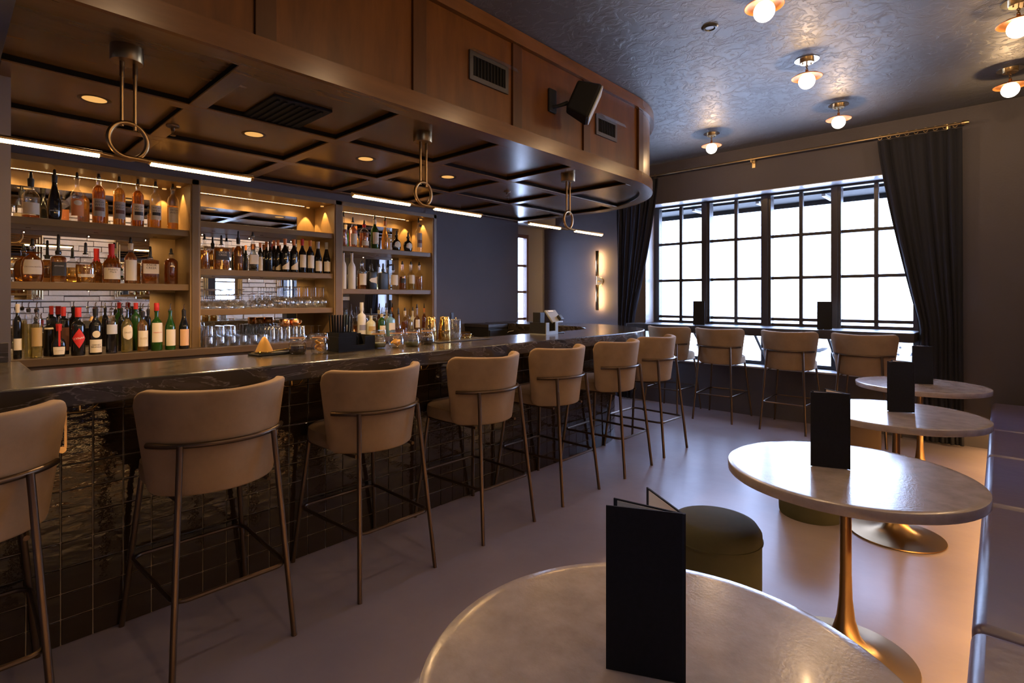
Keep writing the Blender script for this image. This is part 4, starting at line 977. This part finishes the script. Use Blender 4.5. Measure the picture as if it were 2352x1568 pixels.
 ('c3', -4.98, 3.408, 0.0433, 0.183, 0.242, 0.294, 's', 'blue', '', 0, ['cream', 0.064, 0.146, '', ''], 'blue', 'p', 'blue square gin bottle with white label'),
 ('c3', -5.0, 3.526, 0.0441, 0.134, 0.239, 0.314, 'f', 'clear', 'copper', 0.6, None, '', 'p', 'brown flask bottle'),
 ('c3', -5.18, 3.745, 0.0386, 0.175, 0.27, 0.309, 'r', 'clear', 'amber', 0.8, None, 'cream', 'p', 'amber bottle behind the clear spouted one'),
 ('c3', -4.98, 3.658, 0.0449, 0.16, 0.214, 0.297, 'r', 'clear', '', 0, None, '', 'm', 'round clear bottle with metal spout'),
 ('c3', -5.18, 3.859, 0.0314, 0.172, 0.268, 0.316, 'r', 'cream', '', 0, None, 'cream', 'p', 'cream-necked bottle at the back'),
 ('c3', -5.06, 3.83, 0.0348, 0.176, 0.302, 0.353, 'w', 'clear', 'brown', 0.9, ['cream', 0.074, 0.168, '', ''], '', 'p', 'tall brown bottle behind the brass shakers'),
 ('c3', -5.12, 3.984, 0.0278, 0.194, 0.299, 0.359, 'w', 'clear', 'copper', 0.9, None, 'orange', 'p', 'slim orange bottle at the right end'),
 ('c3', -5.1, 2.889, 0.0201, 0.237, 0.279, 0.381, 'r', 'clear', '', 0, None, '', 'm', 'slim clear bottle against the post'),
 ('c3', -5.02, 2.891, 0.0232, 0.232, 0.301, 0.318, 'r', 'clear', '', 0, ['cream', 0.051, 0.141, '', ''], '', 'p', 'clear bottle with a small pale label'),
 ('c3', -5.1, 2.992, 0.0255, 0.227, 0.288, 0.359, 'r', 'clear', '', 0, None, '', 'p', 'clear bottle with dark pourer'),
]
# ================================================================== BOTTLES
SHZ = {'a1': 1.995, 'a2': 1.538, 'a3': 1.003, 'b2': 1.674, 'c1': 1.968, 'c2': 1.52, 'c3': 1.003}
SHN = {'a1': 'on the top shelf, left bay', 'a2': 'on the middle shelf, left bay', 'a3': 'on the back counter, left bay', 'b2': 'on the middle bay shelf',
       'c1': 'on the top shelf, right bay', 'c2': 'on the lower shelf, right bay', 'c3': 'on the back counter, right bay'}
def bottle(rec):
    k, x, y, r, hs, hn, ht, st_, gl, liq, lv, lab, foil, stp, desc = rec
    nr = max(0.0095, min(0.0155, r * 0.34))
    dz = 1.0; e = 1.0
    sx = 1.0
    hn = max(hn, hs + 0.02)
    gap = hn - hs
    if st_ == 's':
        e = 0.38; sx = 0.85 if r < 0.05 else 0.62
        prof = [(0, 0), (r * 0.93, 0), (r, 0.006), (r, hs * 0.97), (r * 0.93, hs + gap * 0.10), (nr * 1.5, hs + gap * 0.34), (nr, hs + gap * 0.55)]
    elif st_ == 't':
        prof = [(0, 0), (r * 0.80, 0), (r * 0.86, 0.006), (r * 0.97, hs * 0.22), (r, hs * 0.38), (r * 0.93, hs * 0.60), (r * 0.70, hs * 0.84), (r * 0.45, hs), (nr, hs + gap * 0.3)]
    elif st_ == 'f':
        sx = 0.62
        prof = [(0, 0), (r * 0.80, 0), (r * 0.88, 0.008), (r * 0.98, hs * 0.30), (r, hs * 0.52), (r * 0.95, hs * 0.72), (r * 0.74, hs * 0.90), (r * 0.40, hs * 0.98), (nr, hs + gap * 0.15)]
    elif st_ == 'w':
        prof = [(0, 0), (r * 0.94, 0), (r, 0.006), (r, hs * 0.94), (r * 0.93, hs), (r * 0.62, hs + gap * 0.16), (nr * 1.15, hs + gap * 0.34), (nr, hs + gap * 0.45)]
    elif st_ == 'g':
        prof = [(0, 0), (r * 0.94, 0), (r, 0.006), (r, hs * 0.92), (r * 0.90, hs), (r * 0.60, hs + gap * 0.28), (nr * 1.1, hs + gap * 0.58), (nr, hs + gap * 0.66)]
    else:
        prof = [(0, 0), (r * 0.93, 0), (r, 0.006), (r, hs * 0.90), (r * 0.94, hs * 0.965), (r * 0.74, hs + gap * 0.10), (r * 0.45, hs + gap * 0.24), (nr, hs + gap * 0.40)]
    neck = [(nr, hn - 0.016), (nr * 1.25, hn - 0.014), (nr * 1.25, hn - 0.002), (nr * 0.8, hn)]
    def ring(rr, th):
        c_, s_ = math.cos(th), math.sin(th)
        ee = e if rr > r * 0.8 else 1.0
        dx = sx if rr > r * 0.6 else 1.0
        return (rr * dx * math.copysign(abs(c_) ** ee, c_), rr * math.copysign(abs(s_) ** ee, s_))
    def rings(mb, pr, n=20):
        prev = None
        for rr, z in pr:
            if rr == 0: cur = [mb.bm.verts.new((0, 0, z))]
            else: cur = [mb.bm.verts.new((*ring(rr, 2 * PI * i / n), z)) for i in range(n)]
            if prev:
                for i in range(n):
                    j = (i + 1) % n
                    if len(prev) == 1: mb.bm.faces.new([prev[0], cur[j], cur[i]])
                    elif len(cur) == 1: mb.bm.faces.new([prev[i], prev[j], cur[0]])
                    else: mb.bm.faces.new([prev[i], prev[j], cur[j], cur[i]])
            prev = cur
        return mb
    def rad_at(z):
        for (r0, z0), (r1, z1) in zip(prof, prof[1:]):
            if z0 <= z <= z1 and z1 > z0: return r0 + (r1 - r0) * (z - z0) / (z1 - z0)
        return r
    mb = rings(MB(), prof + neck + [(0, hn)])
    o = mb.build('bottle', GL[gl], None, True, (x, y, SHZ[k] + 0.0005))
    tag(o, desc + ' ' + SHN[k], 'bottle', 'bottles ' + SHN[k])
    if liq:
        top = (hs if lv < 0.88 else hs + gap * 0.3) * (lv if lv < 0.88 else 1.0)
        pr = [(0, 0.004)] + [(rr * 0.955, max(z, 0.004)) for rr, z in prof[1:] if z < top - 0.004] + [(rad_at(top) * 0.95, top), (0, top)]
        rings(MB(), pr, 18).build('liquid', LIQ[liq], o, True)
    # label patch following the body
    if lab:
        kind, z0, z1, txt, tcol = lab
        colr = {'diamond': 'red', 'circle': 'cream', 'slant': 'cream', 'diamondc': 'cream'}.get(kind, kind)
        H_ = math.radians(62) if st_ not in 'sf' else math.radians(52)
        wrap = lambda th, z, off: (lambda q: (q[0] + off * math.cos(th), q[1] + off * math.sin(th), z))(ring(rad_at(z), th))
        if kind != 'none':
            lb = MB(); nz, na = 8, 14; g = []
            for j in range(nz + 1):
                t = j / nz; row = []
                for i in range(na + 1):
                    u = -1 + 2 * i / na; hw = H_; z = z0 + (z1 - z0) * t
                    if kind == 'diamond': hw = H_ * 0.95 * (1 - abs(2 * t - 1)) + 0.01
                    elif kind == 'diamondc':
                        hw = H_; z = (z0 + z1) / 2 + (z1 - z0) * (t - 0.5) * (0.5 + 0.5 * u)
                    elif kind == 'circle': hw = H_ * 0.85 * math.sqrt(max(0.004, 1 - (2 * t - 1) ** 2))
                    elif kind == 'slant': z = z0 + (z1 - z0) * t * (0.30 + 0.35 * (u + 1))
                    elif txt == 'LILLET': hw = H_ * 0.9 * math.sqrt(max(0.004, 1 - (2 * t - 1) ** 2)) ** 0.6
                    row.append(lb.bm.verts.new(wrap(u * hw, z, 0.0009)))
                g.append(row)
            for j in range(nz):
                for i in range(na): lb.bm.faces.new([g[j][i], g[j][i + 1], g[j + 1][i + 1], g[j + 1][i]])
            lo = lb.build('label', LAB[colr], o, True)
        else: lo = o
        if kind == 'grey' or desc.startswith(('amber bottle with dark picture', 'pale half-full')):
            pb = MB(); g = []
            za, zb = z0 + (z1 - z0) * 0.30, z0 + (z1 - z0) * 0.52
            g = [[pb.bm.verts.new(wrap(-0.75 + 1.5 * i / 10, z, 0.0016)) for i in range(11)] for z in (za, zb)]
            for i in range(10): pb.bm.faces.new([g[0][i], g[0][i + 1], g[1][i + 1], g[1][i]])
            pb.build('picture_band', LAB['dark'] if kind != 'grey' else LAB['copper'], o, True)
        if txt:
            lines = txt.split('\n')
            big = max(len(l) for l in lines)
            if 'HIGH' in txt: lines = ['HIGH', 'WEST']; big = 4
            size = min(1.75 * r * 0.80 / (0.60 * big), (z1 - z0) * 0.62 / len(lines))
            zc = (z0 + z1) / 2 + (0.22 * (z1 - z0) if ('HIGH' in txt or 'KNOB' in txt or 'JACK' in txt or 'Mark' in txt) else 0)
            tm = MB()
            for li, ln in enumerate(lines):
                me = text_mesh(ln, size)
                t_ = bmesh.new(); t_.from_mesh(me)
                bmesh.ops.subdivide_edges(t_, edges=[ed for ed in t_.edges if ed.calc_length() > size * 0.3], cuts=1)
                for v in t_.verts:
                    zz = zc + v.co.y + ((len(lines) - 1) / 2 - li) * size * 0.95
                    if kind == 'diamond': zz += v.co.x * 0.18
                    rr = rad_at(zz)
                    if st_ == 's': v.co = Vector((rr * sx + 0.0018, v.co.x, zz))
                    else:
                        th = v.co.x / rr; q = ring(rr, th); v.co = Vector((q[0] + 0.0018 * math.cos(th), q[1] + 0.0018 * math.sin(th), zz))
                m2 = bpy.data.meshes.new('t'); t_.to_mesh(m2); t_.free(); tm.bm.from_mesh(m2); bpy.data.meshes.remove(m2); bpy.data.meshes.remove(me)
            tm.build('lettering', LAB[tcol or 'dark'], o)
    def oval(nm, th_, zc_, hz_):
        pb = MB(); rs = []
        for q in range(1, 5):
            rs.append([pb.bm.verts.new(wrap(th_ * q / 4 * math.cos(2 * PI * i / 20), zc_ + hz_ * q / 4 * math.sin(2 * PI * i / 20), 0.0017)) for i in range(20)])
        pb.bm.faces.new(rs[0])
        for a, b in zip(rs, rs[1:]):
            for i in range(20): pb.bm.faces.new([a[i], a[(i + 1) % 20], b[(i + 1) % 20], b[i]])
        pb.build(nm, LAB['cream'], o, True)
    if desc.startswith('clear bottle with orange label'): oval('label_oval', 0.62, z0 + (z1 - z0) * 0.76, (z1 - z0) * 0.15)
    if desc.startswith('dark green bottle with cream lower'): oval('emblem', 0.60, 0.150, 0.026)
    if desc.startswith('low round dark'):
        MB().box(-0.006, -0.006, 0.075, 0.006, 0.006, hs + gap * 0.9).xf(Matrix.Translation((r * 0.66, 0, 0))).build('ribbon', LAB['red'], o)
    if desc.startswith('tall clear bottle with grey label and a black tag'):
        MB().box(nr + 0.002, -0.004, hn - 0.055, nr + 0.006, 0.030, hn - 0.03).build('neck_tag', LAB['black'], o)
    if foil and stp != 'c':
        MB().lathe([(nr * 1.08, hs + gap * 0.50), (nr * 1.12, hs + gap * 0.52), (nr * 1.32, hn - 0.003), (nr * 1.32, hn + 0.001)], 16).build('neck_wrap', LAB[foil], o, True)
    if stp == 'c':
        top = max(ht, hn + 0.001)
        fr0 = hs + gap * (0.50 if st_ in 'wg' or top < hn + 0.012 else 0.86)
        if foil == 'red' and desc.startswith('squat'):
            fr0 = hs + gap * 0.30
        MB().lathe([(nr * 1.12, fr0), (nr * 1.16, fr0 + 0.004), (nr * 1.34, hn - 0.004), (nr * 1.34, top - 0.002), (nr * 1.2, top + 0.0005), (0, top + 0.0005)], 16).build('foil' if st_ in 'wg' else 'cap', LAB[foil or 'white'] if (foil or 0) else GL['frost'], o, True)
        if foil == 'red' and desc.startswith('squat'):
            for i in range(7):
                a = 2 * PI * i / 7; rr = nr * 1.35; z = fr0 + 0.006
                MB().tube([(rr * 0.95 * math.cos(a), rr * 0.95 * math.sin(a), z + 0.01), (rr * 1.25 * math.cos(a), rr * 1.25 * math.sin(a), z - 0.018 - 0.012 * (i % 3))], [0.004, 0.003], 6).build('wax_drip', LAB['red'], o)
    elif stp == 'p':
        MB().lathe([(nr * 1.05, hn - 0.001), (nr * 1.15, hn + 0.006), (nr * 0.72, hn + 0.010), (nr * 0.66, hn + (ht - hn) * 0.5), (nr * 0.56, ht - 0.008), (nr * 0.30, ht - 0.001), (0, ht)], 14).build('pourer', M_blackp, o, True)
    elif stp == 'm':
        MB().lathe([(nr * 1.0, hn - 0.001), (nr * 1.1, hn + 0.008), (nr * 0.5, hn + 0.012)], 12).tube([(0, 0, hn + 0.008), (0, 0, ht - 0.012), (0.006, 0.004, ht)], 0.0035, 8).build('spout', M_chrome, o, True)
    return o
for rec in BOTTLES: bottle(rec)

# ================================================================== STEMWARE AND TUMBLERS (upside down on the shelves)
def glass_master(name, label, cat, prof, group, mat, n=20):
    o = MB().lathe(prof, n).build(name, mat, None, True)
    return tag(o, label, cat, group)
coupe = [(0.046, 0.0), (0.048, 0.004), (0.044, 0.03), (0.030, 0.052), (0.006, 0.066), (0.0035, 0.075), (0.0035, 0.160), (0.008, 0.168), (0.034, 0.175), (0.036, 0.178), (0, 0.179)]
nick = [(0.030, 0.0), (0.036, 0.02), (0.034, 0.05), (0.018, 0.070), (0.004, 0.078), (0.0035, 0.130), (0.030, 0.138), (0.031, 0.141), (0, 0.142)]
wine = [(0.028, 0.0), (0.036, 0.03), (0.040, 0.06), (0.034, 0.085), (0.014, 0.105), (0.0045, 0.115), (0.0035, 0.200), (0.010, 0.207), (0.036, 0.212), (0, 0.214)]
rocks = [(0.043, 0.0), (0.043, 0.004), (0.038, 0.078), (0.037, 0.085), (0.033, 0.088), (0, 0.086)]
collins = [(0.034, 0.0), (0.034, 0.003), (0.028, 0.145), (0.026, 0.150), (0, 0.149)]
mug = [(0.042, 0.0), (0.046, 0.02), (0.046, 0.055), (0.040, 0.066), (0, 0.067)]
def scatter(name, cat, prof, mat, spots, group, labf):
    first = None
    for i, (x, y, z) in enumerate(spots):
        if first is None:
            first = glass_master(name, labf(i), cat, prof, group, mat); first.location = (x, y, z)
        else:
            o = first.copy(); C.objects.link(o); o.location = (x, y, z); o['label'] = labf(i)
ROW = ('front', 'middle', 'back'); NTH = ('first', 'second', 'third', 'fourth', 'fifth', 'sixth')
GB = 1.3255
sp1 = [(-5.10 - 0.10 * r - 0.01 * (c % 2), 1.575 + c * 0.0985 + 0.045 * (r % 2), GB) for r in range(3) for c in range(4)]
scatter('coupe_glass', 'glass', coupe, M_stem, sp1, 'upturned coupe glasses', lambda i: 'upturned coupe glass on the middle bay glass shelf, %s row, %s from the left' % (ROW[i // 4], NTH[i % 4]))
sp2 = [(-5.12 - 0.08 * r, 2.00 + c * 0.075 + 0.03 * r, GB) for r in range(2) for c in range(3)]
scatter('small_wine_glass', 'glass', nick, M_stem, sp2, 'upturned small stem glasses', lambda i: 'short upturned stem glass midway along the glass shelf, %s row, %s from the left' % (ROW[2 * (i // 3)], NTH[i % 3]))
WROW = [(r, c) for r in range(3) for c in range(6) if 2.255 + c * 0.085 + 0.02 * r < 2.72]
sp3 = [(-5.10 - 0.088 * r, 2.255 + c * 0.085 + 0.02 * r, GB) for r, c in WROW]
scatter('wine_glass', 'glass', wine, M_stem, sp3, 'upturned wine glasses', lambda i: 'tall upturned wine glass right on the glass shelf, %s row, %s from the left' % (ROW[WROW[i][0]], NTH[WROW[i][1]]))
GC = 1.0035
sp4 = [(-4.965 - 0.092 * r, 1.565 + c * 0.092 + 0.02 * r, GC) for r in range(3) for c in range(6)]
sp4 += [(-4.99 - 0.092 * r, 1.575 + c * 0.092, GC + 0.0885) for r in range(2) for c in range(3)]
scatter('rocks_glass', 'glass', rocks, M_stem, sp4, 'upturned rocks glasses', lambda i: ('upturned rocks glass on the middle bay counter, %s row, %s from the left' % (ROW[i // 6], NTH[i % 6])) if i < 18 else 'upturned rocks glass stacked on others, middle bay counter, %s row, %s from the left' % (ROW[2 * ((i - 18) // 3)], NTH[i % 3]))
sp5 = [(-5.06 - 0.074 * r, 2.14 + c * 0.073, GC) for r in range(3) for c in range(5)]
scatter('highball_glass', 'glass', collins, M_stem, sp5, 'upturned highball glasses', lambda i: 'upturned highball glass near the copper mugs, %s row, %s from the left' % (ROW[i // 5], NTH[i % 5]))
first = None
for i, (x, y) in enumerate(((-5.06, 2.265), (-5.06, 2.36), (-5.155, 2.30), (-5.15, 2.40))):
    z = GC + 0.151
    lab = 'hammered copper mug upturned on the highball glasses, ' + ('front left', 'front right', 'back left', 'back right')[i] + ' of four'
    if first is None:
        first = glass_master('copper_mug', lab, 'mug', mug, 'copper mugs on the glasses', M_coppermug); first.location = (x, y, z)
        MB().tube([(0.040, 0, 0.05), (0.066, 0, 0.046), (0.070, 0, 0.03), (0.062, 0, 0.018), (0.043, 0, 0.016)], 0.0045, 8).build('handle', M_coppermug, first, True)
    else: dup(first, (x, y, z), 0.5 * i, lab)
sp6 = [(-5.16, 2.50 + 0.078 * c, GC) for c in range(3)]
scatter('tulip_glass', 'glass', nick, M_stem, sp6, 'small glasses by the lining', lambda i: 'small upturned tulip glass beside the oak lining of the middle bay, %s from the left' % NTH[i])

# ================================================================== THINGS ON THE BAR TOP
BZ = 1.1045
def jar(x, y, lab, mat, kind, fill):
    j = thing('clip_top_jar', lab, 'jar', (x, y, BZ), 0.35, 'clip top garnish jars on the bar')
    MB().lathe([(0, 0.0), (0.040, 0.0), (0.047, 0.008), (0.051, 0.028), (0.048, 0.052), (0.041, 0.068), (0.038, 0.078), (0.038, 0.090)], 28).build('jar_body', M_jar, j, True)
    MB().lathe([(0, 0.112), (0.034, 0.112), (0.041, 0.106), (0.041, 0.094), (0.037, 0.092)], 28).build('lid', M_jar, j, True)
    MB().lathe([(0.0395, 0.088), (0.0415, 0.089), (0.0415, 0.093), (0.0395, 0.094)], 28).build('seal', LAB['peach'], j, True)
    MB().tube([(0.044 * math.cos(q), 0.044 * math.sin(q), 0.079) for q in [2 * PI * i / 24 for i in range(24)]], 0.0016, 6, True).tube([(0.044, 0, 0.079), (0.056, 0, 0.088), (0.053, 0, 0.114), (0.036, 0.0, 0.116)], 0.002, 6).tube([(0.046, -0.012, 0.075), (0.057, -0.012, 0.080), (0.060, 0, 0.094), (0.057, 0.012, 0.080), (0.046, 0.012, 0.075)], 0.002, 6).build('wire_clip', M_chrome, j)
    if kind == 'slices':
        rng = random.Random(int(y * 1000))
        for i in range(9):
            a = rng.random() * 6.28; rr = rng.random() * 0.024
            s_ = MB().lathe([(0, 0), (0.017, 0), (0.018, 0.002), (0.017, 0.005), (0, 0.005)], 16).build('lemon_slice', mat, j, True)
            s_.location = (rr * math.cos(a), rr * math.sin(a), 0.018 + fill * 0.055 * i / 9); s_.rotation_euler = (rng.uniform(-0.9, 0.9), rng.uniform(-0.9, 0.9), 0)
    else:
        t = fill * 0.075
        fl = MB().lathe([(0, 0.003), (0.038, 0.004), (0.045, 0.012), (0.0485, 0.028), (min(0.0485, 0.0485 - max(0, t - 0.03) * 0.25), t), (0, t + 0.002)], 24).build('contents', mat, j, True)
for x, y, lab, mat, kd, fl in ((-2.955, 1.394, 'clip top jar of dark dried garnish beside the brass cone', M_dark, 'fill', 0.62), (-2.885, 1.493, 'clip top jar full of lemon slices left of the black caddy', M_lemon, 'slices', 0.85),
                             (-2.912, 1.90, 'clip top jar of green garnish touching the right end of the caddy', M_olive, 'fill', 0.45), (-2.865, 2.005, 'clip top jar with yellow peel in its bottom', M_lemon, 'slices', 0.45),
                             (-2.86, 2.125, 'clip top jar of olives, third right of the caddy', M_olive, 'fill', 0.25), (-2.915, 2.294, 'clip top jar of black cherries by the brass shakers', M_dark, 'fill', 0.70)):
    jar(x, y, lab, mat, kd, fl)
tr = thing('bar_tray', 'small black tray under the brass cone strainer', 'tray', (-3.02, 1.27, BZ), 0.12)
MB().box(-0.06, -0.10, 0, 0.06, 0.10, 0.010, 0.003).build('plate', M_blackp, tr)
MB().box(-0.06, -0.10, 0.010, -0.056, 0.10, 0.014).box(0.056, -0.10, 0.010, 0.06, 0.10, 0.014).build('rim', M_blackp, tr)
cs = thing('cone_strainer', 'upturned brass mesh cone strainer with a straight handle', 'strainer', (-3.02, 1.235, BZ + 0.0102), 0.0)
MB().lathe([(0.046, 0.010), (0.040, 0.026), (0.026, 0.060), (0.012, 0.085), (0.005, 0.092), (0, 0.093)], 28).build('mesh_cone', M_ceram, cs, True)
MB().lathe([(0.044, 0.004), (0.050, 0.004), (0.052, 0.008), (0.050, 0.012), (0.044, 0.012)], 28).build('rim', M_goldp, cs, True)
MB().tube([(0.0, 0.048, 0.010), (0.004, 0.10, 0.014), (0.01, 0.17, 0.020)], [0.004, 0.003, 0.005], 8).build('handle', M_goldp, cs)
MB().tube([(0.0, -0.050, 0.008), (0.0, -0.066, 0.004), (-0.012, -0.066, 0.004), (-0.012, -0.050, 0.008)], 0.002, 6).build('rest_hook', M_goldp, cs)
def caddy(x, y, rz, lab, mat, s_=1.0):
    c_ = thing('napkin_caddy', lab, 'caddy', (x, y, BZ), rz)
    MB().box(-0.075, -0.13, 0, 0.075, 0.13, 0.008).build('bottom', mat, c_)
    MB().box(0.069, -0.13, 0.0085, 0.075, -0.035, 0.085).box(0.069, 0.055, 0.0085, 0.075, 0.13, 0.085).box(0.069, -0.035, 0.0085, 0.075, 0.055, 0.035).build('front_wall', mat, c_)
    MB().box(-0.075, -0.13, 0.0085, -0.069, 0.13, 0.095).build('back_wall', mat, c_)
    for yy in (-0.13, 0.005, 0.124): MB().box(-0.069, yy, 0.0085, 0.069, yy + 0.006, 0.088).build('divider', mat, c_)
    return c_
cd = caddy(-2.93, 1.712, 0.08, 'black plastic bar caddy holding a bundle of black straws', M_mattb)
MB().box(-0.066, -0.122, 0.0085, -0.063, 0.002, 0.112).box(0.063, -0.122, 0.0085, 0.066, 0.002, 0.112).box(-0.063, -0.122, 0.0085, 0.063, -0.119, 0.112).box(-0.063, -0.001, 0.0085, 0.063, 0.002, 0.112).build('straw_bin', M_mattb, cd)
straw = None
for i in range(24):
    a, b = i % 6, i // 6
    x, y = -2.962 + 0.021 * b + 0.006 * (a % 2), 1.606 + 0.0165 * a
    if straw is None:
        straw = tag(MB().tube([(0, 0, 0), (0, 0, 0.205)], 0.0036, 8).build('straw', M_mattb, None, True), 'black drinking straw in the bundle standing in the bar caddy', 'straw', 'black straws in the caddy')
        o = straw
    else:
        o = straw.copy(); C.objects.link(o)
    o.location = (x, y, BZ + 0.0105); o.rotation_euler = (0.02 * (2.5 - a) * 0.5, 0.05 * (b - 1.5), 0)
# brass shakers, mixing glass, strainers on a bar mat
mat_ = tag(MB().box(-0.10, -0.27, 0, 0.10, 0.27, 0.007, 0.002).build('bar_mat', M_frame, None, False, (-3.0, 2.655, BZ)), 'dark rubber bar mat under the brass shakers', 'bar mat')
def shaker(x, y, lab, h=0.175):
    s_ = thing('shaker_tin', lab, 'shaker', (x, y, BZ + 0.0075), 0, 'brass shaker tins')
    MB().lathe([(0, 0), (0.046, 0), (0.047, 0.004), (0.046, 0.07), (0.044, 0.0702), (0.034, h - 0.006), (0.031, h - 0.001), (0, h)], 36).build('tin', M_goldp, s_, True)
    MB().lathe([(0.046, 0.066), (0.0475, 0.068), (0.0475, 0.072), (0.0445, 0.074)], 36).build('rim_band', M_goldp, s_, True)
shaker(-3.06, 2.44, 'upturned brass shaker tin, the left of two behind the cherry jar')
shaker(-3.03, 2.545, 'upturned brass shaker tin, the right of two beside the mixing glass')
mg = thing('mixing_glass', 'cut crystal mixing glass beside the brass shakers', 'mixing glass', (-3.045, 2.66, BZ + 0.0075))
MB().lathe([(0, 0.012), (0.040, 0.012), (0.042, 0.012), (0.044, 0.0), (0.047, 0.006), (0.0475, 0.148), (0.0455, 0.15), (0.0445, 0.148), (0.043, 0.016)], 36).build('cup', M_stem, mg, True)
for k in range(12):
    for sg in (-1, 1):
        p_ = [(0.0482 * math.cos(2 * PI * k / 12 + sg * t * 0.9), 0.0482 * math.sin(2 * PI * k / 12 + sg * t * 0.9), 0.010 + 0.075 * t) for t in (0, 0.25, 0.5, 0.75, 1.0)]
        MB().tube(p_, 0.0014, 4).build('facet', M_stem, mg)
MB().tube([(0.0, -0.02, 0.014), (-0.02, 0.03, 0.16)], 0.0025, 6).build('pour_spoon', M_chrome, mg)
for k, (dx, dz) in enumerate(((0, 0.0075), (0.006, 0.0245))):
    h = thing('hawthorne_strainer', ('lower' if k == 0 else 'upper') + ' brass cocktail strainer of the pair right of the mixing glass', 'strainer', (-3.04 + dx, 2.772, BZ + dz), 0.4 * k, 'brass cocktail strainers')
    MB().lathe([(0, 0.012), (0.038, 0.012), (0.041, 0.014), (0.041, 0.0165), (0, 0.0165)], 28).build('disc', M_goldp, h, True)
    sg_ = [(0.033 * math.cos(q) , 0.033 * math.sin(q), 0.006 + 0.005 * math.sin(q * 14)) for q in [2 * PI * i / 84 for i in range(84)]]
    MB().tube(sg_, 0.0022, 5, True).build('spring', M_goldp, h)
    MB().box(-0.008, 0.036, 0.012, 0.008, 0.075, 0.015, 0.001).build('handle', M_goldp, h)
# grey caddy and the order terminal
gc = thing('menu_caddy', 'grey plastic caddy with a notch at the far end of the bar', 'caddy', (-2.97, 3.63, BZ), 0.06)
MB().box(-0.09, -0.085, 0, 0.09, 0.095, 0.008).build('bottom', M_greyp, gc)
MB().box(0.083, -0.085, 0.0085, 0.09, -0.04, 0.105).box(0.083, 0.055, 0.0085, 0.09, 0.095, 0.105).box(0.083, -0.04, 0.0085, 0.09, 0.055, 0.03).build('front_wall', M_greyp, gc)
MB().box(-0.09, -0.085, 0.0085, 0.083, -0.079, 0.105).build('side_wall', M_blackp, gc)
MB().box(-0.09, 0.089, 0.0085, 0.083, 0.095, 0.105).build('side_wall', M_blackp, gc)
MB().box(-0.09, -0.079, 0.0085, -0.084, 0.089, 0.105).build('back_wall', M_blackp, gc)
ph = thing('drink_list', 'upright dark card holder standing in the grey caddy', 'card holder', (-2.985, 3.605, BZ + 0.0085))
MB().box(-0.05, -0.045, 0, 0.03, 0.02, 0.185, 0.003).build('holder', M_blackp, ph)
MB().box(0.0305, -0.04, 0.02, 0.032, 0.015, 0.18).build('card', M_frame, ph)
tm_ = thing('order_terminal', 'dark tablet order terminal tilted on a stand behind the grey caddy', 'terminal', (-3.19, 3.89, 1.0205))
# (stand reaches the bar top just inside its edge)
tm_.location = (-2.98, 3.80, BZ)
MB().box(-0.06, -0.07, 0, 0.06, 0.07, 0.012, 0.004).build('foot', M_blackp, tm_)
MB().tube([(0, 0, 0.012), (-0.01, 0, 0.11)], 0.016, 10).build('neck', M_blackp, tm_)
tab = MB().box(-0.008, -0.095, -0.07, 0.008, 0.095, 0.07, 0.005).build('tablet', M_greyp, tm_); tab.location = (-0.01, 0, 0.15); tab.rotation_euler = (0, math.radians(-38), 0.15)
MB().box(-0.0095, -0.086, -0.061, -0.0081, 0.086, 0.061).build('screen', M_blackp, tab)
MB().box(0.0081, 0.03, -0.055, 0.035, 0.085, -0.005, 0.004).build('card_reader', M_blackp, tab)
MB().box(0.0081, -0.06, 0.048, 0.012, 0.03, 0.060).build('light_slot', LAB['white'], tab)
